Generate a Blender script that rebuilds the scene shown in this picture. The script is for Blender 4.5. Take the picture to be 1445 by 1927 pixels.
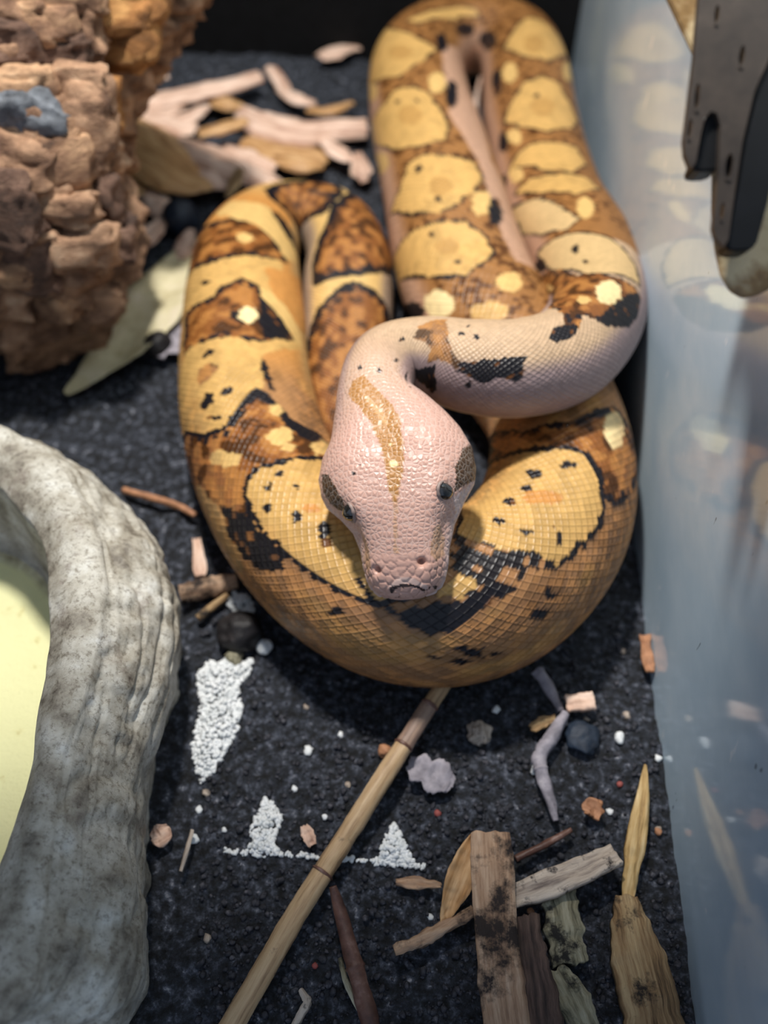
import bpy, math, random
import numpy as np

for _o in list(bpy.data.objects):
    bpy.data.objects.remove(_o)
scene = bpy.context.scene

# camera and measuring (centimetres; x right, y away from the viewer, z up; soil at z = 0) ---
PITCH, YAW, CAM_H, VFOV = math.radians(52), math.radians(3.9), 25.0, math.radians(60)
FPX = 963.5 / math.tan(VFOV / 2)
FWD = np.array([-math.sin(YAW) * math.cos(PITCH), math.cos(YAW) * math.cos(PITCH), -math.sin(PITCH)])
RGT = np.array([math.cos(YAW), math.sin(YAW), 0.0])
UPV = np.cross(RGT, FWD)
CAM = np.array([0.0, 0.0, CAM_H])
def at(px, py, z=0.0):
    d = FWD + RGT * (px - 722.5) / FPX - UPV * (py - 963.5) / FPX
    return CAM + d * ((z - CAM_H) / d[2])
def at_depth(px, py, dep):
    return CAM + (FWD + RGT * (px - 722.5) / FPX - UPV * (py - 963.5) / FPX) * dep
def project(p):
    v = np.asarray(p) - CAM
    d = v @ FWD
    return 722.5 + FPX * (v @ RGT) / d, 963.5 - FPX * (v @ UPV) / d
U = 0.01                                             # the tables below are in centimetres

# ---------- camera, world, light, exposure ----------
from mathutils import Matrix, Vector
cam_data = bpy.data.cameras.new('camera')
cam = bpy.data.objects.new('camera', cam_data)
scene.collection.objects.link(cam)
M3 = Matrix((RGT, UPV, -FWD)).transposed()
cam.matrix_world = Matrix.Translation(Vector(CAM) * U) @ M3.to_4x4()
cam_data.sensor_fit = 'VERTICAL'
cam_data.sensor_height = 36.0
cam_data.angle_y = VFOV
cam_data.clip_start = 0.005
cam_data.clip_end = 20
cam_data.dof.use_dof = True
cam_data.dof.focus_distance = 0.219
cam_data.dof.aperture_fstop = 7.5
scene.camera = cam

world = bpy.data.worlds.new('room')
scene.world = world
world.use_nodes = True
world.node_tree.nodes['Background'].inputs[0].default_value = (0.62, 0.76, 1.0, 1)
world.node_tree.nodes['Background'].inputs[1].default_value = 0.6

def area(name, loc, target, size, power, color):
    d = bpy.data.lights.new(name, 'AREA')
    d.shape = 'RECTANGLE'
    d.size, d.size_y = size[0] * U, size[1] * U
    d.energy = power
    d.color = color
    o = bpy.data.objects.new(name, d)
    scene.collection.objects.link(o)
    o.location = Vector(loc) * U
    o.rotation_euler = (Vector(target) - Vector(loc)).to_track_quat('-Z', 'Y').to_euler()
    return o
# the terrarium's LED strip, hung under the lid above and behind the snake
area('led_strip_offscreen', (-8, 30, 52), (-3, 25, 0), (5, 3.0), 4.0, (1.0, 0.96, 0.90))

vs = scene.view_settings
vs.view_transform = 'Standard'
vs.look = 'None'
vs.exposure = -0.15
vs.gamma = 1.0
vs.use_curve_mapping = False

# ---------- helpers ----------
rng = np.random.default_rng(7)
random.seed(7)
col = scene.collection
def lin(r, g, b):
    f = lambda c: c / 12.92 if c <= .04045 else ((c + .055) / 1.055) ** 2.4
    return np.array([f(r / 255), f(g / 255), f(b / 255)])
def tag(o, label=None, cat=None, group=None, kind=None):
    if label: o['label'] = label
    if cat: o['category'] = cat
    if group: o['group'] = group
    if kind: o['kind'] = kind
    return o
def empty(name, loc=(0, 0, 0)):
    o = bpy.data.objects.new(name, None)
    o.empty_display_size = .01
    o.location = Vector(loc) * U
    col.objects.link(o)
    return o
def mesh_np(name, V, F, mat, parent=None, smooth=True, colors=None):
    """V in cm (world), F an (n,4) or (n,3) array or a list of faces"""
    me = bpy.data.meshes.new(name)
    V = np.asarray(V, np.float64) * U
    if isinstance(F, np.ndarray):
        k = F.shape[1]
        me.vertices.add(len(V)); me.vertices.foreach_set('co', V.ravel())
        me.loops.add(F.size); me.loops.foreach_set('vertex_index', F.ravel().astype(np.int32))
        me.polygons.add(len(F))
        me.polygons.foreach_set('loop_start', np.arange(0, F.size, k, dtype=np.int32))
        me.polygons.foreach_set('loop_total', np.full(len(F), k, np.int32))
        me.update(calc_edges=True)
    else:
        me.from_pydata([tuple(v) for v in V], [], F)
    if smooth:
        me.polygons.foreach_set('use_smooth', np.ones(len(me.polygons), bool))
    if colors is not None:
        a = me.color_attributes.new('Col', 'FLOAT_COLOR', 'POINT')
        a.data.foreach_set('color', np.c_[colors, np.ones(len(colors))].astype(np.float32).ravel())
    me.materials.append(mat)
    o = bpy.data.objects.new(name, me)
    col.objects.link(o)
    if parent is not None:
        o.parent = parent
        o.matrix_parent_inverse = Matrix.Translation(-parent.location)
    return o
def _hash(ix, iy, iz, seed):
    h = (ix * 374761393 + iy * 668265263 + iz * 2147483647 + seed * 1274126177) & 0xffffffff
    h = ((h ^ (h >> 13)) * 1274126177) & 0xffffffff
    return ((h ^ (h >> 16)) & 0xffff) / 65535.0
def vnoise(P, seed=0):
    P = np.asarray(P, float)
    i = np.floor(P).astype(np.int64); f = P - i; f = f * f * (3 - 2 * f)
    r = 0
    for dx in (0, 1):
        for dy in (0, 1):
            for dz in (0, 1):
                w = (f[..., 0] if dx else 1 - f[..., 0]) * (f[..., 1] if dy else 1 - f[..., 1]) * (f[..., 2] if dz else 1 - f[..., 2])
                r = r + w * _hash(i[..., 0] + dx, i[..., 1] + dy, i[..., 2] + dz, seed)
    return r * 2 - 1
def fbm(P, seed=0, octv=4, gain=.5):
    r, a, f = 0, 1, 1
    for k in range(octv):
        r = r + a * vnoise(np.asarray(P) * f, seed + k); a *= gain; f *= 2.03
    return r
def put_grain(o, G):
    a = o.data.attributes.new('grain', 'FLOAT_VECTOR', 'POINT'); a.data.foreach_set('vector', np.asarray(G, np.float32).ravel())
    return o
def grid_faces(n, m, wrap=False):
    i = np.arange(n - 1)[:, None]; j = np.arange(m if wrap else m - 1)[None, :]
    j2 = (j + 1) % m
    return np.stack([i * m + j, i * m + j2, (i + 1) * m + j2, (i + 1) * m + j], -1).reshape(-1, 4)

# ---------- materials ----------
def new_mat(name):
    m = bpy.data.materials.new(name); m.use_nodes = True
    nt = m.node_tree
    return m, nt, nt.nodes['Principled BSDF']
def noise_node(nt, scale, detail=4, rough=.6, stretch=(1, 1, 1), kind='ShaderNodeTexNoise', grain=False):
    mp = nt.nodes.new('ShaderNodeMapping')
    if grain:                                        # coordinates along and across the piece, in cm
        tc = nt.nodes.new('ShaderNodeAttribute'); tc.attribute_name = 'grain'
        mp.inputs['Scale'].default_value = stretch
        nt.links.new(tc.outputs['Vector'], mp.inputs['Vector'])
    else:
        tc = nt.nodes.new('ShaderNodeTexCoord')
        mp.inputs['Scale'].default_value = [100 * s for s in stretch]
        nt.links.new(tc.outputs['Object'], mp.inputs['Vector'])
    n = nt.nodes.new(kind)
    n.inputs['Scale'].default_value = scale
    if kind == 'ShaderNodeTexNoise':
        n.inputs['Detail'].default_value = detail; n.inputs['Roughness'].default_value = rough
    nt.links.new(mp.outputs[0], n.inputs['Vector'])
    return n
def ramp_node(nt, src, stops):
    r = nt.nodes.new('ShaderNodeValToRGB'); e = r.color_ramp.elements
    while len(e) < len(stops): e.new(.5)
    for k, (p, c) in enumerate(stops):
        e[k].position = p; e[k].color = (*lin(*c), 1)
    nt.links.new(src, r.inputs[0])
    return r
def bump_node(nt, b, src, strength, dist):
    n = nt.nodes.new('ShaderNodeBump'); n.inputs['Strength'].default_value = strength
    n.inputs['Distance'].default_value = dist * U
    nt.links.new(src, n.inputs['Height'])
    nt.links.new(n.outputs[0], b.inputs['Normal'])
    return n
def rough_mat(name, stops, scale, rough=.7, bump=.5, bscale=None, bdist=.08, stretch=(1, 1, 1), spec=.4, stains=None, grain=False):
    """two scales of noise through a colour ramp, bump from the finer; stains = (colour, scale, amount)"""
    m, nt, b = new_mat(name)
    n = noise_node(nt, scale, 6, .65, stretch, grain=grain)
    r = ramp_node(nt, n.outputs['Fac'], stops)
    out = r.outputs[0]
    if stains:
        c, sc, lo = stains
        sn = noise_node(nt, sc, 6, .7)
        sr = ramp_node(nt, sn.outputs['Fac'], [(lo, (0, 0, 0)), (min(lo + .1, 1), (255, 255, 255))])
        mx = nt.nodes.new('ShaderNodeMixRGB')
        nt.links.new(sr.outputs[0], mx.inputs[0]); nt.links.new(out, mx.inputs[1])
        mx.inputs[2].default_value = (*lin(*c), 1)
        out = mx.outputs[0]
    nt.links.new(out, b.inputs['Base Color'])
    b.inputs['Roughness'].default_value = rough
    b.inputs['Specular IOR Level'].default_value = spec
    n2 = noise_node(nt, bscale or scale * 3, 5, .7, stretch, grain=grain)
    bump_node(nt, b, n2.outputs['Fac'], bump, bdist)
    return m
def plain_mat(name, c, rough=.5, spec=.5, metal=0):
    m, nt, b = new_mat(name)
    n = noise_node(nt, 3, 4)
    r = ramp_node(nt, n.outputs['Fac'], [(.3, tuple(v * .9 for v in c)), (.7, tuple(min(255, v * 1.08) for v in c))])
    nt.links.new(r.outputs[0], b.inputs['Base Color'])
    b.inputs['Roughness'].default_value = rough; b.inputs['Specular IOR Level'].default_value = spec; b.inputs['Metallic'].default_value = metal
    return m

MAT = {}
MAT['soil'] = rough_mat('soil', [(.38, (13, 14, 16)), (.52, (44, 48, 57)), (.63, (90, 95, 108)), (.73, (190, 190, 196))], 4.0, .62, 1.0, 9, .12, spec=.5)
MAT['crumb'] = rough_mat('soil_crumbs', [(.3, (22, 23, 27)), (.55, (56, 57, 66)), (.75, (120, 118, 124))], 6, .5, .8, 14, .06, spec=.55)
MAT['backwall'] = rough_mat('black_backing', [(.3, (4, 4, 5)), (.8, (16, 16, 18))], 1.5, .8, .4, 4, .05, spec=.2)
MAT['lid'] = plain_mat('lid_black', (14, 14, 15), .7, .3)

# ---------- the setting ----------
GLASS_X = 7.5
def soil_height(x, y):
    P = np.stack([x, y, np.zeros_like(x)], -1)
    h = .16 * fbm(P * .45, 3, 3) + .10 * fbm(P * 1.7, 11, 3) + .05 * np.abs(vnoise(P * 5, 21)) + .022 * vnoise(P * 11, 31)
    return h - .18
xs = np.arange(-34, GLASS_X + .01, .1); ys = np.arange(-4, 54.6, .1)
X, Y = np.meshgrid(xs, ys, indexing='ij')
fl = mesh_np('floor', np.stack([X, Y, soil_height(X, Y)], -1).reshape(-1, 3), grid_faces(len(xs), len(ys)), MAT['soil'])
tag(fl, 'black damp soil covering the terrarium floor', kind='structure')
def box(name, lo, hi, mat, parent=None):
    (a, b, c), (d, e, f) = lo, hi
    V = [(a, b, c), (d, b, c), (d, e, c), (a, e, c), (a, b, f), (d, b, f), (d, e, f), (a, e, f)]
    return mesh_np(name, V, [(0, 3, 2, 1), (4, 5, 6, 7), (0, 1, 5, 4), (1, 2, 6, 5), (2, 3, 7, 6), (3, 0, 4, 7)], mat, parent, smooth=False)
tag(box('wall_back', (-40, 54, -1), (GLASS_X + 6, 55, 60), MAT['backwall']), 'black back wall of the terrarium', kind='structure')
tag(box('wall_left', (-36, -4, -1), (-35, 54, 60), MAT['backwall']), 'black left wall of the terrarium', kind='structure')
# the lid's cross panel: the strip light behind it leaves the nearest soil in its shadow
tag(box('ceiling', (-36, 10, 34), (GLASS_X + 2, 22.2, 34.6), MAT['lid']), 'black front lid panel of the terrarium', kind='structure')

def glass_mat():
    m, nt, b = new_mat('smeared_glass')
    n = noise_node(nt, .22, 5, .6, (1, .6, 1))
    r = ramp_node(nt, n.outputs['Fac'], [(.3, (176, 200, 218)), (.55, (198, 218, 232)), (.75, (220, 232, 240))])
    sp = noise_node(nt, 1.5, 2, .5, (1, .8, .5))
    sr = ramp_node(nt, sp.outputs['Fac'], [(.70, (0, 0, 0)), (.76, (255, 255, 255))])
    mx = nt.nodes.new('ShaderNodeMixRGB')
    nt.links.new(sr.outputs[0], mx.inputs[0]); nt.links.new(r.outputs[0], mx.inputs[1]); mx.inputs[2].default_value = (*lin(232, 238, 242), 1)
    dk = noise_node(nt, 2.6, 2, .5, (1, 1, .45))
    dr = ramp_node(nt, dk.outputs['Fac'], [(.735, (0, 0, 0)), (.76, (255, 255, 255))])
    mx2 = nt.nodes.new('ShaderNodeMixRGB')
    nt.links.new(dr.outputs[0], mx2.inputs[0]); nt.links.new(mx.outputs[0], mx2.inputs[1]); mx2.inputs[2].default_value = (*lin(130, 144, 156), 1)
    nt.links.new(mx2.outputs[0], b.inputs['Base Color'])
    b.inputs['Roughness'].default_value = .6
    b.inputs['Specular IOR Level'].default_value = .2
    gl = nt.nodes.new('ShaderNodeBsdfGlossy'); gl.inputs['Roughness'].default_value = .09
    gl.inputs['Color'].default_value = (.92, .96, 1, 1)
    lw = nt.nodes.new('ShaderNodeFresnel'); lw.inputs['IOR'].default_value = 1.95
    ms = nt.nodes.new('ShaderNodeMixShader')
    nt.links.new(lw.outputs[0], ms.inputs[0]); nt.links.new(b.outputs[0], ms.inputs[1]); nt.links.new(gl.outputs[0], ms.inputs[2])
    nt.links.new(ms.outputs[0], nt.nodes['Material Output'].inputs[0])
    return m
MAT['glass'] = glass_mat()
tag(box('wall_right', (GLASS_X, -8, -1), (GLASS_X + .6, 54, 60), MAT['glass']), 'smeared pale blue glass side wall of the terrarium', kind='structure')

# ---------- the snake's line, size and head profile ----------
def catmull(P, n=40):
    P = np.asarray(P, float)
    Q = np.vstack([2 * P[0] - P[1], P, 2 * P[-1] - P[-2]])
    out = []
    for i in range(1, len(Q) - 2):
        t = np.linspace(0, 1, n, endpoint=False)[:, None]
        a, b, c, d = Q[i - 1], Q[i], Q[i + 1], Q[i + 2]
        out.append(.5 * (2 * b + (c - a) * t + (2 * a - 5 * b + 4 * c - d) * t * t + (3 * b - a - 3 * c + d) * t ** 3))
    return np.vstack(out + [P[-1][None]])
def sstep(a, b, x):
    t = np.clip((np.asarray(x, float) - a) / (b - a), 0, 1)
    return t * t * (3 - 2 * t)
# the snake's spine from tail to snout: pixel column and row, height, radius, stretch of the body
SPINE = [(840, 800, .5, .25, 'B'), (800, 850, .7, .6, 'B'), (735, 868, 1.0, .95, 'B'), (672, 835, 1.4, 1.35, 'B'), (646, 750, 1.6, 1.5, 'B'),
  (653, 640, 1.7, 1.72, 'B'), (655, 540, 1.75, 1.84, 'B'), (654, 475, 1.7, 1.74, 'B'), (625, 424, 1.6, 1.62, 'B'), (568, 408, 1.55, 1.56, 'B'),
  (505, 424, 1.7, 1.72, 'A'), (469, 474, 2.0, 2.08, 'A'), (460, 545, 2.2, 2.28, 'A'), (460, 625, 2.3, 2.36, 'A'), (461, 710, 2.3, 2.38, 'A'),
  (474, 800, 2.35, 2.4, 'F'), (505, 895, 2.35, 2.4, 'F'), (562, 985, 2.4, 2.48, 'F'), (645, 1065, 2.45, 2.55, 'F'), (745, 1117, 2.5, 2.58, 'F'),
  (855, 1124, 2.5, 2.58, 'F'), (955, 1083, 2.48, 2.52, 'F'), (1030, 995, 2.45, 2.48, 'F'), (1056, 890, 2.42, 2.42, 'F'), (1040, 785, 2.35, 2.35, 'F'),
  (980, 685, 2.45, 2.5, 'C'), (905, 590, 2.55, 2.62, 'C'), (862, 485, 2.6, 2.66, 'C'), (838, 385, 2.55, 2.64, 'C'), (812, 285, 2.5, 2.6, 'C'),
  (790, 195, 2.45, 2.5, 'C'), (788, 122, 2.4, 2.4, 'C'), (832, 78, 2.3, 2.2, 'C'), (905, 66, 2.2, 2.1, 'D'), (968, 90, 2.2, 2.15, 'D'),
  (988, 140, 2.25, 2.25, 'D'), (997, 220, 2.25, 2.28, 'D'), (1016, 305, 2.25, 2.22, 'D'), (1044, 392, 2.45, 2.18, 'D'), (1094, 478, 3.2, 2.08, 'D'),
  (1124, 575, 4.6, 1.72, 'N'), (1075, 660, 5.9, 1.55, 'N'), (985, 692, 6.35, 1.5, 'N'), (890, 690, 6.5, 1.42, 'N'), (800, 672, 6.7, 1.22, 'N'),
  (728, 682, 6.9, 1.08, 'N'), (706, 742, 6.95, 1.08, 'H'), (735, 835, 6.75, 1.3, 'H'), (757, 968, 6.15, 1.3, 'H'), (766, 1128, 5.0, 1.0, 'H')]
N_ROWS, NT = 56, 224
_pts = np.array([at(p[0], p[1], p[2]) for p in SPINE])
_c = catmull(_pts)
_r = catmull(np.array([[p[3], 0, 0] for p in SPINE]))[:, 0]
_l = np.concatenate([[0], np.cumsum(np.linalg.norm(np.diff(_c, axis=0), axis=1))])
S_TOT = _l[-1]
SEG = {}
for _i, _p in enumerate(SPINE):
    a, b = SEG.get(_p[4], (1e9, -1))
    SEG[_p[4]] = (min(a, _l[_i * 40]), max(b, _l[_i * 40]))
# head profile: distance behind the snout, half width, height above the axis, depth below it, squareness, roll
HEAD = np.array([(0, .10, .08, .14, 2.1), (.02, .30, .20, .32, 2.1), (.07, .52, .32, .46, 2.15), (.16, .72, .43, .57, 2.2), (.32, .90, .54, .66, 2.3), (.55, 1.01, .62, .72, 2.4), (.85, 1.08, .70, .78, 2.45),
  (1.3, 1.15, .80, .84, 2.5), (1.9, 1.34, .93, .92, 2.4), (2.4, 1.66, 1.05, 1.0, 2.25), (2.8, 1.98, 1.12, 1.06, 2.15),
  (3.2, 2.14, 1.17, 1.1, 2.1), (3.7, 2.16, 1.18, 1.12, 2.1), (4.3, 1.98, 1.16, 1.1, 2.1), (5.0, 1.60, 1.1, 1.06, 2.1), (5.8, 1.24, 1.06, 1.03, 2.05), (6.4, 1.1, 1.06, 1.06, 2.0)])
HEAD_L = 6.1
ROLL = math.radians(12)
def ring(s):
    """centre, side, up, half width, top, bottom, squareness at spine lengths s (arrays)"""
    s = np.asarray(s, float)
    c = np.stack([np.interp(s, _l, _c[:, k]) for k in range(3)], -1)
    e = .25
    T = np.stack([np.interp(np.minimum(s + e, S_TOT), _l, _c[:, k]) - np.interp(np.maximum(s - e, 0), _l, _c[:, k]) for k in range(3)], -1)
    T /= np.linalg.norm(T, axis=-1, keepdims=True)
    Z = np.array([0, 0, 1.0])
    up = Z - (T @ Z)[..., None] * T
    up /= np.linalg.norm(up, axis=-1, keepdims=True)
    side = np.cross(T, up)
    k = sstep(S_TOT - 8, S_TOT - 4, s) * ROLL
    co, si = np.cos(k)[..., None], np.sin(k)[..., None]
    up, side = up * co + side * si, side * co - up * si
    r = np.interp(s, _l, _r)
    d = S_TOT - s
    m = sstep(HEAD_L + .6, HEAD_L - .6, d)
    col = [np.interp(d, HEAD[:, 0], HEAD[:, j]) for j in range(1, 5)]
    w = r * (1 - m) + col[0] * m
    ht = r * .98 * (1 - m) + col[1] * m
    hb = r * .98 * (1 - m) + col[2] * m
    ex = 2.0 * (1 - m) + col[3] * m
    return c, side, up, w, ht, hb, ex
def skin(s, th):
    """points of the smooth skin; s and th broadcast to one shape"""
    s, th = np.broadcast_arrays(np.asarray(s, float), np.asarray(th, float))
    c, side, up, w, ht, hb, ex = ring(s)
    sn, cs = np.sin(th), np.cos(th)
    x = w * np.sign(sn) * np.abs(sn) ** (2 / ex)
    y = np.where(cs > 0, ht, hb) * np.sign(cs) * np.abs(cs) ** (2 / ex)
    return c + side * x[..., None] + up * y[..., None]
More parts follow.
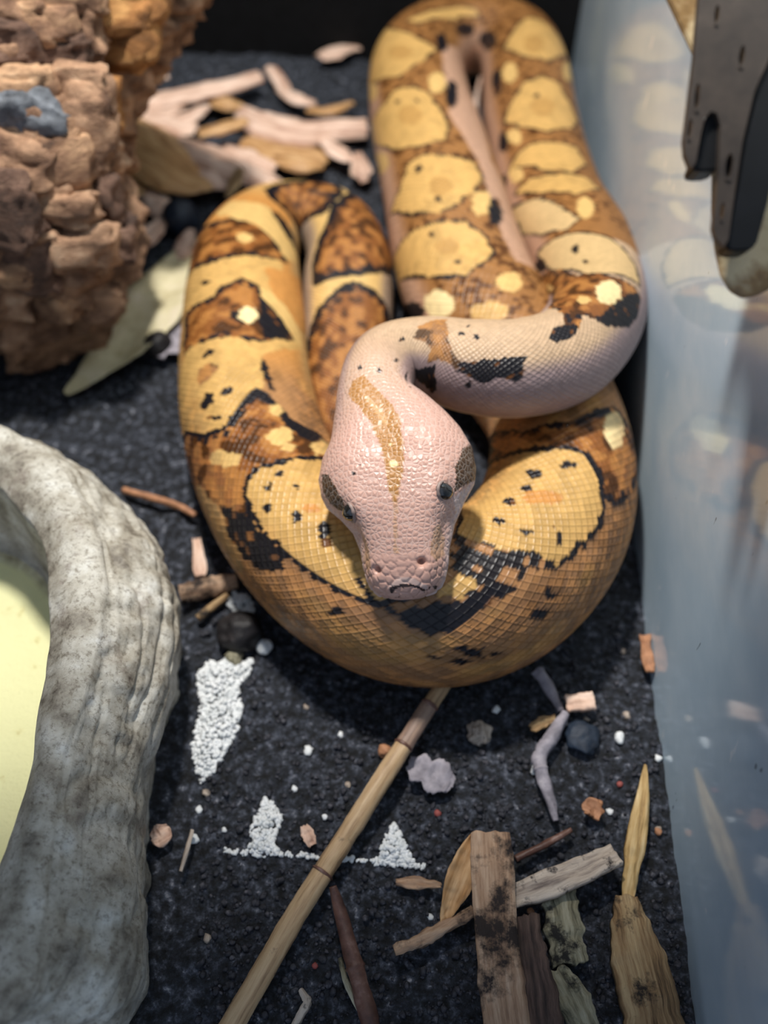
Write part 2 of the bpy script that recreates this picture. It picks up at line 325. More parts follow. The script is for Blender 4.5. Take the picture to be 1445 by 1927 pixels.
# markings: stretch, colour, width of the dark outline, outline as (length from the tail, angle from the back)
MARKS = [
  ('B', 'brown', 0.32, [(21.42, -0.16), (19.74, 0.16), (18.78, 0.54), (18.06, 0.25), (16.94, -0.48), (18.94, -1.53), (22.14, -1.36), (22.14, -0.54)]),
  ('B', 'brown', 0.32, [(17.9, 0.8), (17.58, 1.27), (16.78, 1.41), (15.82, 1.56), (15.02, 1.76), (13.42, 1.15), (12.06, 0.22), (11.98, -0.31), (11.98, -0.68), (12.94, -0.71), (14.78, -0.54), (16.62, -0.1)]),
  ('B', 'brown', 0.32, [(11.1, 0.19), (11.02, 0.63), (10.78, 0.98), (9.98, 1.24), (9.34, 1.65), (6.78, 1.24), (4.62, 0.07), (4.7, -1.06), (5.18, -1.03), (6.22, -1.18), (7.26, -1.15), (8.86, -0.86), (10.06, -0.54), (10.7, -0.16)]),
  ('A', 'yellow', 0, [(26.81, 1.24), (27.69, 0.42), (27.69, -0.01), (27.53, -0.45), (27.21, -0.89), (29.69, -0.54), (30.17, -0.39), (29.61, -0.34), (29.37, -0.07), (29.61, 0.19), (30.09, 0.36), (30.01, 0.6), (29.29, 1.18)]),
  ('A', 'brown', 0.15, [(23.93, 1.3), (24.97, 0.36), (25.05, -0.22), (25.29, -0.48), (26.17, -0.66), (26.97, -0.89), (27.53, -0.45), (27.69, -0.01), (27.69, 0.42), (26.81, 1.24), (25.21, 1.15)]),
  ('A', 'cream', 0, [(26.41, -0.25), (26.65, -0.25), (26.81, -0.19), (26.89, -0.13), (26.81, -0.04), (26.73, -0.01), (26.49, 0.01), (26.33, 0.01), (26.17, -0.04), (26.09, -0.1), (26.17, -0.19), (26.25, -0.25)]),
  ('A', 'cream', 0, [(24.01, 0.6), (23.05, 0.48), (23.37, -0.04), (23.29, -0.36), (23.61, -0.74), (24.41, -1.15), (25.13, -1.53), (26.81, -0.92), (25.93, -0.6), (25.37, -0.34), (25.05, 0.04)]),
  ('A', 'black', 0, [(23.53, -0.48), (23.29, -0.68), (23.69, -1.21), (25.21, -1.53), (24.89, -1.44), (24.81, -0.98)]),
  ('A', 'orange', 0, [(28.41, -0.45), (27.77, -0.86), (26.49, -1.53), (28.17, -1.88), (30.09, -1.56), (30.65, -1.15), (30.17, -0.83), (29.77, -0.57)]),
  ('A', 'brown', 0.14, [(30.01, 0.6), (30.09, 0.36), (29.61, 0.19), (29.37, -0.07), (29.61, -0.28), (30.17, -0.36), (30.65, -0.54), (31.29, -0.77), (31.77, -0.89), (32.49, -0.63), (32.73, -0.34), (32.65, -0.1), (32.33, 0.16), (32.17, 0.42), (31.93, 0.92), (29.85, 0.98)]),
  ('A', 'black', 0, [(30.41, -0.36), (30.73, -0.6), (31.53, -0.83), (31.77, -0.92), (32.49, -0.63), (32.49, -0.39), (31.61, -0.31)]),
  ('A', 'black', 0, [(31.29, -0.28), (31.53, -0.25), (31.69, -0.19), (31.77, -0.1), (31.69, -0.01), (31.45, 0.07), (31.29, 0.1), (31.05, 0.07), (30.97, -0.01), (30.89, -0.1), (30.89, -0.19), (31.05, -0.25)]),
  ('A', 'pale', 0, [(31.21, -0.34), (31.45, -0.31), (31.69, -0.25), (31.77, -0.19), (31.69, -0.1), (31.53, -0.07), (31.29, -0.04), (31.05, -0.07), (30.89, -0.13), (30.81, -0.19), (30.81, -0.28), (30.97, -0.31)]),
  ('A', 'cream', 0, [(29.61, -0.34), (29.77, -0.54), (30.17, -0.83), (30.81, -1.15), (31.93, -1.15), (31.69, -0.95), (31.21, -0.8), (30.57, -0.57), (30.17, -0.39)]),
  ('AF', 'yellow', 0, [(31.93, 0.92), (32.25, 0.42), (32.41, 0.16), (32.65, -0.1), (32.81, -0.34), (31.77, -0.98), (31.93, -1.15), (33.21, -0.48), (33.61, -0.31), (34.41, -0.31), (35.29, -0.19), (35.77, 0.1), (36.25, 0.25), (36.41, 0.45), (35.93, 0.8), (34.33, 1.82), (33.05, 1.24)]),
  ('AF', 'black', 0, [(33.61, -0.28), (33.93, -0.36), (34.65, -0.39), (35.29, -0.36), (35.21, -0.28), (34.41, -0.25)]),
  ('AF', 'black', 0, [(32.89, 0.6), (32.73, 0.42), (32.97, 0.28), (33.05, 0.42), (33.05, 0.54)]),
  ('AF', 'brownlight', 0, [(33.45, 0.66), (33.37, 0.45), (33.69, 0.31), (33.93, 0.34), (34.17, 0.54), (34.09, 0.66)]),
  ('AF', 'black', 0, [(34.97, 0.22), (35.05, 0.22), (35.05, 0.25), (35.05, 0.28), (34.97, 0.31), (34.89, 0.34), (34.81, 0.34), (34.81, 0.34), (34.81, 0.31), (34.81, 0.28), (34.89, 0.25), (34.89, 0.22)]),
  ('AF', 'black', 0, [(34.97, 0.68), (34.65, 0.57), (34.81, 0.48), (35.13, 0.51), (35.21, 0.6)]),
  ('AF', 'black', 0, [(35.93, 0.39), (36.01, 0.42), (35.93, 0.48), (35.85, 0.54), (35.69, 0.6), (35.53, 0.66), (35.53, 0.66), (35.53, 0.63), (35.53, 0.6), (35.69, 0.51), (35.77, 0.45), (35.93, 0.39)]),
  ('AF', 'black', 0, [(29.05, 0.42), (29.05, 0.45), (29.05, 0.48), (29.05, 0.51), (28.89, 0.57), (28.81, 0.6), (28.73, 0.6), (28.65, 0.6), (28.65, 0.57), (28.81, 0.51), (28.81, 0.48), (28.97, 0.45)]),
  ('AF', 'brown', 0.2, [(34.41, 1.82), (35.29, 1.15), (36.25, 0.71), (36.49, 0.42), (36.01, 0.16), (35.37, -0.13), (35.93, -0.28), (36.81, -0.39), (37.69, -0.66), (38.01, -0.95), (39.13, -0.71), (38.89, -0.04), (38.73, 0.19), (38.89, 0.45), (39.29, 0.68), (39.85, 0.86), (39.05, 1.33), (37.77, 2.0), (36.57, 1.94), (35.45, 1.88)]),
  ('AF', 'cream', 0, [(37.77, 0.39), (37.85, 0.45), (37.85, 0.54), (37.61, 0.66), (37.37, 0.74), (37.05, 0.83), (36.89, 0.83), (36.81, 0.77), (36.89, 0.66), (37.13, 0.54), (37.37, 0.45), (37.61, 0.39)]),
  ('AF', 'cream', 0, [(37.69, -0.34), (37.93, -0.28), (38.01, -0.19), (38.01, -0.1), (37.85, -0.04), (37.61, -0.01), (37.45, -0.01), (37.29, -0.07), (37.21, -0.13), (37.13, -0.25), (37.29, -0.31), (37.45, -0.36)]),
  ('AF', 'cream', 0, [(36.25, -0.39), (36.41, -0.36), (36.49, -0.34), (36.57, -0.28), (36.49, -0.22), (36.41, -0.19), (36.25, -0.19), (36.09, -0.22), (36.01, -0.28), (35.93, -0.34), (36.01, -0.36), (36.09, -0.39)]),
  ('AF', 'black', 0, [(36.57, -0.31), (36.89, -0.54), (37.53, -0.89), (38.09, -0.54), (37.37, -0.36)]),
  ('AF', 'cream', 0, [(38.17, -0.48), (37.77, -0.8), (38.01, -1.01), (38.81, -0.74), (38.81, -0.45)]),
  ('AF', 'cream', 0, [(38.25, -0.28), (38.41, -0.22), (38.41, -0.19), (38.41, -0.13), (38.33, -0.1), (38.25, -0.1), (38.09, -0.1), (38.01, -0.13), (37.93, -0.19), (38.01, -0.22), (38.09, -0.25), (38.17, -0.28)]),
  ('F', 'tan', 0, [(36.36, 1.94), (37.0, 1.24), (38.68, 1.01), (39.72, 1.12), (40.04, 1.47), (38.92, 1.73), (37.8, 2.0)]),
  ('F', 'black', 0, [(38.44, 1.01), (39.24, 0.74), (40.04, 0.77), (41.0, 0.77), (41.32, 0.89), (40.6, 1.12), (39.96, 1.21), (39.08, 1.15)]),
  ('F', 'yellow', 0.17, [(38.76, 0.54), (38.52, 0.31), (38.76, 0.04), (38.92, -0.25), (39.32, -0.66), (41.8, -0.51), (43.48, 0.19), (43.88, 0.57), (43.4, 0.66), (42.84, 0.66), (42.28, 0.68), (41.64, 0.68), (41.0, 0.68), (40.28, 0.68), (39.4, 0.66)]),
  ('F', 'black', 0, [(39.32, 0.28), (39.4, 0.31), (39.4, 0.34), (39.32, 0.36), (39.24, 0.39), (39.16, 0.39), (39.08, 0.39), (39.08, 0.36), (39.08, 0.34), (39.16, 0.31), (39.16, 0.28), (39.24, 0.28)]),
  ('F', 'black', 0, [(39.96, 0.04), (39.96, 0.04), (40.04, 0.07), (39.96, 0.1), (39.96, 0.1), (39.88, 0.1), (39.8, 0.1), (39.72, 0.07), (39.72, 0.07), (39.8, 0.04), (39.8, 0.01), (39.88, 0.01)]),
  ('F', 'black', 0, [(39.88, 0.48), (39.88, 0.48), (39.88, 0.51), (39.88, 0.54), (39.8, 0.54), (39.72, 0.54), (39.64, 0.54), (39.64, 0.51), (39.64, 0.48), (39.64, 0.48), (39.72, 0.45), (39.8, 0.45)]),
  ('F', 'black', 0, [(40.76, 0.28), (40.84, 0.31), (40.84, 0.34), (40.76, 0.36), (40.76, 0.39), (40.6, 0.39), (40.52, 0.36), (40.52, 0.34), (40.52, 0.31), (40.52, 0.28), (40.6, 0.28), (40.76, 0.28)]),
  ('F', 'black', 0, [(41.64, 0.22), (41.72, 0.28), (41.72, 0.31), (41.64, 0.34), (41.56, 0.34), (41.48, 0.31), (41.4, 0.28), (41.32, 0.25), (41.32, 0.22), (41.32, 0.19), (41.4, 0.16), (41.56, 0.19)]),
  ('F', 'black', 0, [(41.96, 0.34), (41.96, 0.36), (41.96, 0.39), (41.88, 0.42), (41.88, 0.42), (41.8, 0.42), (41.72, 0.39), (41.64, 0.36), (41.64, 0.34), (41.72, 0.31), (41.8, 0.31), (41.88, 0.31)]),
  ('F', 'black', 0, [(39.16, 0.1), (39.16, 0.13), (39.16, 0.16), (39.16, 0.16), (39.08, 0.19), (39.08, 0.19), (39.0, 0.19), (38.92, 0.16), (38.92, 0.16), (39.0, 0.13), (39.0, 0.1), (39.08, 0.1)]),
  ('F', 'orange', 0, [(40.92, 0.07), (41.0, 0.1), (40.92, 0.13), (40.84, 0.16), (40.76, 0.19), (40.68, 0.22), (40.6, 0.19), (40.6, 0.19), (40.6, 0.13), (40.68, 0.1), (40.76, 0.07), (40.84, 0.07)]),
  ('F', 'black', 0, [(41.24, 0.71), (41.24, 0.71), (41.24, 0.74), (41.16, 0.77), (41.16, 0.77), (41.08, 0.77), (41.08, 0.77), (41.0, 0.77), (41.08, 0.74), (41.08, 0.71), (41.16, 0.71), (41.24, 0.71)]),
  ('F', 'brown', 0.12, [(55.08, -2.32), (51.56, -0.66), (51.8, -0.04), (53.08, 0.68), (52.76, 1.21), (51.72, 1.3), (50.68, 1.01), (49.72, 0.77), (49.56, 0.57), (50.6, 0.28), (50.52, -0.19), (50.76, -0.92), (51.96, -1.91)]),
  ('F', 'black', 0, [(55.4, -2.35), (53.24, -1.5), (51.48, -0.98), (51.88, -1.38), (52.6, -1.94)]),
  ('F', 'pale', 0, [(52.44, 0.83), (52.04, 0.77), (51.64, 0.68), (51.4, 0.6), (51.4, 0.51), (51.56, 0.45), (51.88, 0.42), (52.28, 0.45), (52.68, 0.54), (52.92, 0.66), (53.0, 0.77), (52.84, 0.83)]),
  ('F', 'orange', 0, [(52.84, -1.5), (51.24, -0.68), (50.76, -0.48), (50.84, -0.92)]),
  ('F', 'yellow', 0.17, [(51.4, -1.85), (50.52, -0.89), (50.44, -0.39), (50.68, -0.01), (50.52, 0.25), (49.96, 0.42), (49.32, 0.6), (48.76, 0.66), (47.96, 0.6), (47.16, 0.63), (46.92, 0.34), (46.28, 0.16), (45.88, 0.01), (45.16, -0.13), (46.2, -0.71), (48.68, -1.56)]),
  ('F', 'blacktan', 0, [(45.08, -0.22), (45.64, -0.07), (46.12, 0.13), (46.92, 0.34), (47.08, 0.54), (46.52, 0.57), (46.04, 0.63), (45.4, 0.74), (45.08, 0.63), (45.0, 0.36), (44.84, 0.07)]),
  ('F', 'yellow', 0, [(44.6, 0.42), (45.0, 0.31), (45.32, 0.36), (45.32, 0.48), (45.0, 0.57), (44.52, 0.54)]),
  ('F', 'black', 0, [(43.0, 0.54), (43.4, 0.66), (43.88, 0.71), (44.52, 0.57), (45.08, 0.6), (45.64, 0.48), (45.96, 0.54), (45.56, 0.68), (45.0, 0.83), (44.68, 0.95), (44.36, 0.95), (43.88, 0.8), (43.4, 0.71)]),
  ('F', 'black', 0, [(49.32, -0.22), (49.24, -0.22), (49.16, -0.25), (49.08, -0.28), (49.08, -0.34), (49.08, -0.36), (49.24, -0.39), (49.4, -0.42), (49.48, -0.39), (49.48, -0.34), (49.48, -0.28), (49.48, -0.25)]),
  ('F', 'black', 0, [(48.6, -0.22), (48.52, -0.22), (48.44, -0.22), (48.36, -0.25), (48.36, -0.28), (48.36, -0.31), (48.44, -0.34), (48.6, -0.36), (48.68, -0.34), (48.76, -0.31), (48.76, -0.28), (48.68, -0.25)]),
  ('F', 'black', 0, [(50.28, 0.13), (50.2, 0.13), (50.04, 0.1), (49.96, 0.04), (49.8, -0.01), (49.72, -0.04), (49.8, -0.07), (49.88, -0.07), (49.96, -0.04), (50.12, 0.01), (50.2, 0.07), (50.28, 0.1)]),
  ('F', 'black', 0, [(46.92, -0.13), (46.84, -0.13), (46.76, -0.13), (46.68, -0.13), (46.6, -0.16), (46.6, -0.19), (46.6, -0.22), (46.68, -0.25), (46.76, -0.25), (46.84, -0.22), (46.92, -0.19), (46.92, -0.16)]),
  ('F', 'black', 0, [(47.24, 0.16), (47.24, 0.19), (47.16, 0.16), (47.08, 0.16), (47.0, 0.13), (47.0, 0.1), (47.0, 0.07), (47.0, 0.07), (47.08, 0.07), (47.16, 0.1), (47.24, 0.13), (47.24, 0.16)]),
  ('F', 'black', 0, [(47.72, 0.45), (47.72, 0.48), (47.64, 0.48), (47.56, 0.48), (47.48, 0.45), (47.48, 0.42), (47.56, 0.39), (47.64, 0.36), (47.72, 0.36), (47.8, 0.36), (47.8, 0.39), (47.8, 0.42)]),
  ('F', 'black', 0, [(47.8, -0.28), (47.8, -0.28), (47.72, -0.28), (47.64, -0.31), (47.64, -0.34), (47.64, -0.36), (47.72, -0.39), (47.8, -0.39), (47.8, -0.36), (47.88, -0.36), (47.88, -0.34), (47.88, -0.31)]),
  ('F', 'black', 0, [(48.28, 0.77), (48.28, 0.8), (48.2, 0.77), (48.04, 0.74), (47.96, 0.68), (47.96, 0.66), (47.96, 0.63), (48.04, 0.63), (48.12, 0.63), (48.2, 0.66), (48.28, 0.71), (48.28, 0.74)]),
  ('F', 'orange', 0, [(48.76, 0.13), (48.6, 0.16), (48.36, 0.1), (48.2, 0.01), (48.04, -0.07), (48.04, -0.16), (48.12, -0.22), (48.36, -0.25), (48.52, -0.19), (48.76, -0.1), (48.84, 0.01), (48.84, 0.1)]),
  ('F', 'black', 0, [(47.96, 0.31), (47.96, 0.34), (47.88, 0.31), (47.88, 0.31), (47.8, 0.28), (47.8, 0.28), (47.8, 0.25), (47.88, 0.25), (47.96, 0.25), (47.96, 0.28), (48.04, 0.28), (48.04, 0.31)]),
  ('F', 'black', 0, [(44.68, 1.24), (44.68, 1.27), (44.6, 1.27), (44.52, 1.27), (44.52, 1.27), (44.44, 1.27), (44.44, 1.24), (44.44, 1.21), (44.52, 1.21), (44.52, 1.18), (44.6, 1.21), (44.68, 1.21)]),
  ('F', 'black', 0, [(45.0, 1.12), (45.0, 1.15), (44.92, 1.15), (44.84, 1.15), (44.76, 1.15), (44.76, 1.12), (44.68, 1.12), (44.76, 1.09), (44.76, 1.09), (44.84, 1.09), (44.92, 1.09), (45.0, 1.12)]),
  ('F', 'black', 0, [(45.48, 1.18), (45.4, 1.18), (45.4, 1.21), (45.32, 1.18), (45.24, 1.18), (45.24, 1.15), (45.16, 1.12), (45.24, 1.12), (45.24, 1.12), (45.32, 1.12), (45.4, 1.12), (45.4, 1.15)]),
  ('F', 'black', 0, [(45.08, 1.33), (45.08, 1.33), (45.0, 1.33), (45.0, 1.36), (44.92, 1.33), (44.92, 1.33), (44.84, 1.3), (44.84, 1.27), (44.92, 1.27), (45.0, 1.27), (45.0, 1.27), (45.08, 1.3)]),
  ('F', 'black', 0, [(45.64, 1.33), (45.64, 1.33), (45.56, 1.33), (45.56, 1.33), (45.48, 1.3), (45.48, 1.3), (45.4, 1.27), (45.48, 1.27), (45.48, 1.24), (45.56, 1.27), (45.56, 1.27), (45.64, 1.3)]),
  ('F', 'black', 0, [(46.92, 0.89), (46.84, 0.89), (46.76, 0.89), (46.76, 0.89), (46.68, 0.86), (46.6, 0.8), (46.6, 0.77), (46.68, 0.77), (46.68, 0.77), (46.76, 0.77), (46.84, 0.83), (46.92, 0.86)]),
  ('F', 'black', 0, [(44.04, 1.38), (43.96, 1.41), (43.96, 1.44), (43.88, 1.44), (43.8, 1.47), (43.8, 1.44), (43.8, 1.41), (43.8, 1.38), (43.8, 1.38), (43.88, 1.36), (43.96, 1.36), (43.96, 1.36)]),
  ('F', 'black', 0, [(46.52, 1.03), (46.44, 1.03), (46.44, 1.03), (46.28, 1.01), (46.28, 0.98), (46.2, 0.95), (46.2, 0.92), (46.2, 0.92), (46.28, 0.92), (46.36, 0.92), (46.44, 0.95), (46.52, 1.01)]),
  ('F', 'black', 0, [(45.32, 1.24), (45.32, 1.27), (45.24, 1.27), (45.16, 1.24), (45.08, 1.24), (45.0, 1.21), (45.0, 1.18), (45.0, 1.15), (45.08, 1.15), (45.16, 1.15), (45.24, 1.18), (45.32, 1.21)]),
  ('F', 'blacktan', 0, [(42.92, 0.89), (42.92, 0.92), (42.84, 0.98), (42.76, 1.01), (42.68, 1.03), (42.6, 1.03), (42.6, 1.01), (42.6, 0.98), (42.68, 0.92), (42.76, 0.89), (42.84, 0.89), (42.92, 0.89)]),
  ('C', 'yellow', 0.12, [(80.91, -0.25), (81.63, 0.01), (83.71, 0.34), (85.87, 0.51), (86.03, 0.71), (82.91, 0.63), (80.35, 0.01)]),
  ('C', 'yellow', 0.12, [(80.27, -1.65), (80.99, -1.47), (81.47, -0.92), (79.79, -0.34), (78.59, -0.01), (77.71, 0.34), (76.03, -0.01), (75.23, -0.48), (76.75, -1.01), (79.23, -1.85)]),
  ('C', 'yellow', 0.12, [(73.95, -1.71), (74.75, -1.56), (74.03, -0.89), (74.27, -0.63), (73.79, -0.31), (72.91, -0.1), (71.31, 0.04), (69.63, 0.1), (68.59, -0.04), (68.51, -0.39), (69.55, -0.83)]),
  ('C', 'yellow', 0.12, [(66.11, -1.24), (66.83, -0.89), (67.87, -0.66), (67.79, -0.39), (67.23, -0.01), (66.99, 0.34), (66.03, 0.45), (64.67, 0.22), (63.71, -0.16), (63.63, -0.39), (64.43, -0.77)]),
  ('C', 'yellow', 0.12, [(64.03, -2.11), (63.79, -1.3), (63.55, -0.83), (63.07, -0.45), (62.67, -0.1), (61.79, 0.1), (60.67, 0.13), (60.19, -0.16), (60.11, -0.42), (60.75, -0.74), (62.03, -1.21)]),
  ('C', 'pink', 0, [(78.11, 0.45), (81.15, 1.24), (74.35, 1.12), (68.27, 0.83), (66.27, 1.09), (62.59, 1.12), (60.11, 0.86), (60.19, 0.42), (62.03, 0.42), (66.51, 0.48), (70.75, 0.19), (74.03, 0.31)]),
  ('C', 'cream', 0, [(73.95, 0.31), (73.31, 0.25), (72.83, 0.16), (72.67, 0.07), (72.83, 0.01), (73.23, -0.01), (73.79, -0.01), (74.35, 0.04), (74.83, 0.13), (74.99, 0.22), (74.99, 0.31), (74.59, 0.34)]),
  ('C', 'cream', 0, [(69.47, -1.09), (69.31, -1.15), (69.47, -1.27), (70.11, -1.44), (71.39, -1.71), (71.79, -1.71), (72.11, -1.68), (72.59, -1.68), (71.71, -1.41), (71.15, -1.27), (70.51, -1.15), (69.95, -1.09)]),
  ('C', 'cream', 0, [(64.11, 0.48), (63.47, 0.39), (63.15, 0.31), (62.99, 0.22), (63.07, 0.13), (63.31, 0.1), (63.79, 0.13), (64.19, 0.16), (64.59, 0.25), (64.83, 0.36), (64.83, 0.45), (64.51, 0.48)]),
  ('C', 'cream', 0, [(58.83, 0.22), (58.59, 0.13), (58.51, 0.01), (58.59, -0.07), (58.75, -0.13), (58.99, -0.16), (59.23, -0.1), (59.39, -0.04), (59.47, 0.04), (59.55, 0.16), (59.39, 0.25), (59.15, 0.28)]),
  ('C', 'pale', 0, [(59.47, -0.74), (59.31, -0.83), (59.39, -0.95), (59.55, -1.06), (59.87, -1.15), (60.19, -1.18), (60.43, -1.15), (60.51, -1.06), (60.43, -0.92), (60.27, -0.8), (60.03, -0.74), (59.71, -0.71)]),
  ('C', 'yellow', 0, [(57.79, -0.25), (57.63, -0.31), (57.63, -0.42), (57.87, -0.54), (58.27, -0.63), (58.59, -0.68), (58.83, -0.66), (58.91, -0.57), (58.83, -0.48), (58.59, -0.36), (58.35, -0.28), (58.03, -0.22)]),
  ('C', 'black', 0, [(73.23, 0.51), (72.27, 0.42), (71.63, 0.34), (71.31, 0.25), (71.47, 0.22), (71.95, 0.19), (72.67, 0.22), (73.55, 0.31), (74.19, 0.39), (74.59, 0.48), (74.51, 0.54), (74.11, 0.57)]),
  ('C', 'black', 0, [(63.79, 0.66), (63.07, 0.54), (62.59, 0.45), (62.43, 0.36), (62.43, 0.31), (62.83, 0.31), (63.31, 0.34), (63.87, 0.39), (64.43, 0.51), (64.75, 0.6), (64.83, 0.68), (64.43, 0.68)]),
  ('C', 'black', 0, [(70.59, -1.62), (70.27, -1.71), (69.79, -2.06), (69.63, -2.06), (69.87, -2.06), (70.35, -2.06), (71.07, -2.06), (71.79, -2.06), (72.19, -2.03), (72.35, -1.68), (71.87, -1.62), (70.83, -1.5)]),
  ('C', 'black', 0, [(60.19, -1.21), (60.19, -1.33), (60.27, -1.47), (60.67, -1.65), (61.31, -1.88), (61.55, -1.85), (61.79, -1.82), (61.71, -1.68), (61.31, -1.44), (60.99, -1.3), (60.67, -1.21), (60.35, -1.18)]),
  ('C', 'black', 0, [(79.15, 0.63), (78.43, 0.6), (77.79, 0.51), (77.39, 0.42), (77.39, 0.36), (77.79, 0.34), (78.35, 0.34), (79.07, 0.36), (79.63, 0.42), (80.11, 0.51), (80.11, 0.57), (79.79, 0.63)]),
  ('C', 'black', 0, [(85.15, 1.03), (84.75, 1.09), (83.95, 1.12), (83.15, 1.09), (82.35, 0.98), (82.11, 0.89), (82.19, 0.8), (82.75, 0.77), (83.39, 0.77), (84.03, 0.8), (84.67, 0.86), (85.07, 0.95)]),
  ('C', 'cream', 0, [(75.79, -1.06), (75.55, -1.09), (75.63, -1.18), (76.03, -1.3), (77.39, -1.56), (77.87, -1.59), (78.11, -1.56), (78.51, -1.56), (78.67, -1.53), (77.39, -1.24), (76.75, -1.12), (76.19, -1.06)]),
  ('C', 'tan', 0, [(62.19, -1.82), (61.55, -2.2), (61.15, -2.23), (61.07, -2.23), (61.31, -2.23), (61.79, -2.2), (62.43, -2.14), (63.23, -2.14), (63.79, -2.11), (63.95, -1.76), (62.99, -1.56), (62.35, -1.56)]),
  ('C', 'ring', 0, [(77.15, -0.16), (76.83, -0.22), (76.67, -0.31), (76.83, -0.42), (77.23, -0.54), (77.87, -0.66), (78.43, -0.68), (78.59, -0.63), (78.51, -0.51), (78.35, -0.39), (78.03, -0.28), (77.55, -0.19)]),
  ('C', 'ring', 0, [(70.99, -0.25), (70.59, -0.31), (70.43, -0.39), (70.59, -0.51), (70.99, -0.6), (71.55, -0.68), (72.03, -0.68), (72.35, -0.63), (72.43, -0.54), (72.27, -0.42), (71.87, -0.34), (71.47, -0.28)]),
  ('C', 'ring', 0, [(64.99, -0.07), (64.67, -0.13), (64.51, -0.19), (64.51, -0.31), (64.75, -0.36), (65.07, -0.42), (65.47, -0.42), (65.79, -0.39), (65.95, -0.31), (65.87, -0.22), (65.71, -0.13), (65.39, -0.07)]),
  ('C', 'ring', 0, [(61.39, -0.28), (61.15, -0.34), (61.15, -0.39), (61.23, -0.48), (61.47, -0.57), (61.71, -0.6), (61.95, -0.6), (62.11, -0.54), (62.19, -0.48), (62.11, -0.39), (61.87, -0.31), (61.63, -0.28)]),
  ('C', 'black', 0, [(72.27, -0.25), (72.19, -0.28), (72.11, -0.28), (72.19, -0.31), (72.27, -0.34), (72.35, -0.34), (72.43, -0.34), (72.59, -0.34), (72.59, -0.31), (72.59, -0.28), (72.51, -0.28), (72.43, -0.25)]),
  ('C', 'black', 0, [(72.99, -0.57), (72.91, -0.6), (72.91, -0.6), (72.91, -0.63), (73.07, -0.66), (73.23, -0.68), (73.31, -0.68), (73.31, -0.66), (73.39, -0.66), (73.31, -0.63), (73.23, -0.6), (73.07, -0.57)]),
  ('C', 'black', 0, [(66.91, -0.48), (66.75, -0.48), (66.75, -0.51), (66.75, -0.54), (66.83, -0.57), (66.99, -0.57), (67.23, -0.6), (67.31, -0.57), (67.31, -0.54), (67.31, -0.51), (67.15, -0.48), (67.07, -0.48)]),
  ('C', 'black', 0, [(64.27, -0.28), (64.19, -0.28), (64.19, -0.31), (64.19, -0.34), (64.27, -0.36), (64.35, -0.36), (64.43, -0.36), (64.51, -0.36), (64.51, -0.34), (64.51, -0.31), (64.43, -0.28), (64.35, -0.28)]),
  ('C', 'black', 0, [(62.59, -0.54), (62.59, -0.57), (62.51, -0.57), (62.59, -0.6), (62.67, -0.63), (62.75, -0.63), (62.75, -0.63), (62.83, -0.63), (62.83, -0.6), (62.75, -0.57), (62.75, -0.57), (62.67, -0.54)]),
  ('C', 'black', 0, [(60.67, -0.34), (60.59, -0.36), (60.59, -0.36), (60.59, -0.39), (60.67, -0.42), (60.75, -0.42), (60.83, -0.42), (60.83, -0.39), (60.91, -0.36), (60.83, -0.36), (60.83, -0.34), (60.75, -0.34)]),
  ('D', 'yellow', 0.12, [(93.54, 0.68), (92.18, 0.36), (90.98, 0.04), (90.82, -0.34), (91.38, -0.66), (91.7, -1.44), (92.58, -1.09), (95.62, -0.28), (95.3, 0.16)]),
  ('D', 'yellow', 0.12, [(99.94, 0.86), (98.66, 0.51), (97.78, 0.25), (97.38, -0.1), (97.54, -0.48), (98.82, -0.68), (100.02, -0.86), (101.7, -0.45), (102.34, 0.07), (101.54, 0.45)]),
  ('D', 'yellow', 0.12, [(103.62, 1.01), (103.22, 0.8), (103.06, 0.48), (103.38, -0.01), (103.46, -0.48), (104.98, -0.51), (106.34, -0.1), (105.7, 0.36), (104.5, 0.63)]),
  ('D', 'yellow', 0.1, [(105.54, 1.09), (105.7, 0.66), (106.34, 0.22), (106.82, -0.34), (107.7, -0.45), (108.58, 0.1), (107.38, 0.57)]),
  ('D', 'yellowpale', 0.1, [(105.54, 1.53), (106.5, 1.06), (107.54, 0.71), (108.9, 0.54), (110.98, 0.31), (111.3, 0.57), (110.18, 1.03), (107.78, 1.44)]),
  ('DN', 'yellowpale', 0.12, [(110.74, 1.33), (111.38, 0.92), (111.94, 0.51), (112.58, 0.07), (113.3, -0.34), (114.26, -0.6), (115.3, -0.8), (115.86, -0.16), (116.26, 0.36), (113.7, 1.09), (112.1, 1.33)]),
  ('D', 'cream', 0, [(96.66, 0.39), (97.14, 0.42), (97.38, 0.51), (97.3, 0.6), (96.98, 0.66), (96.5, 0.71), (95.86, 0.74), (95.46, 0.68), (95.22, 0.63), (95.3, 0.54), (95.62, 0.45), (96.18, 0.39)]),
  ('D', 'cream', 0, [(93.78, -1.21), (94.18, -1.24), (94.5, -1.24), (96.1, -0.89), (96.5, -0.74), (96.26, -0.68), (95.7, -0.68), (94.9, -0.74), (94.02, -0.89), (92.98, -1.12), (93.06, -1.15), (93.38, -1.53)]),
  ('D', 'cream', 0, [(102.1, 0.57), (102.34, 0.63), (102.42, 0.68), (102.26, 0.77), (101.94, 0.83), (101.54, 0.89), (101.22, 0.89), (100.98, 0.86), (101.06, 0.77), (101.14, 0.68), (101.46, 0.63), (101.78, 0.57)]),
  ('D', 'cream', 0, [(105.06, 0.77), (105.22, 0.8), (105.22, 0.89), (104.98, 0.98), (104.66, 1.03), (104.18, 1.09), (103.86, 1.09), (103.78, 1.03), (103.86, 0.95), (104.02, 0.86), (104.34, 0.8), (104.66, 0.77)]),
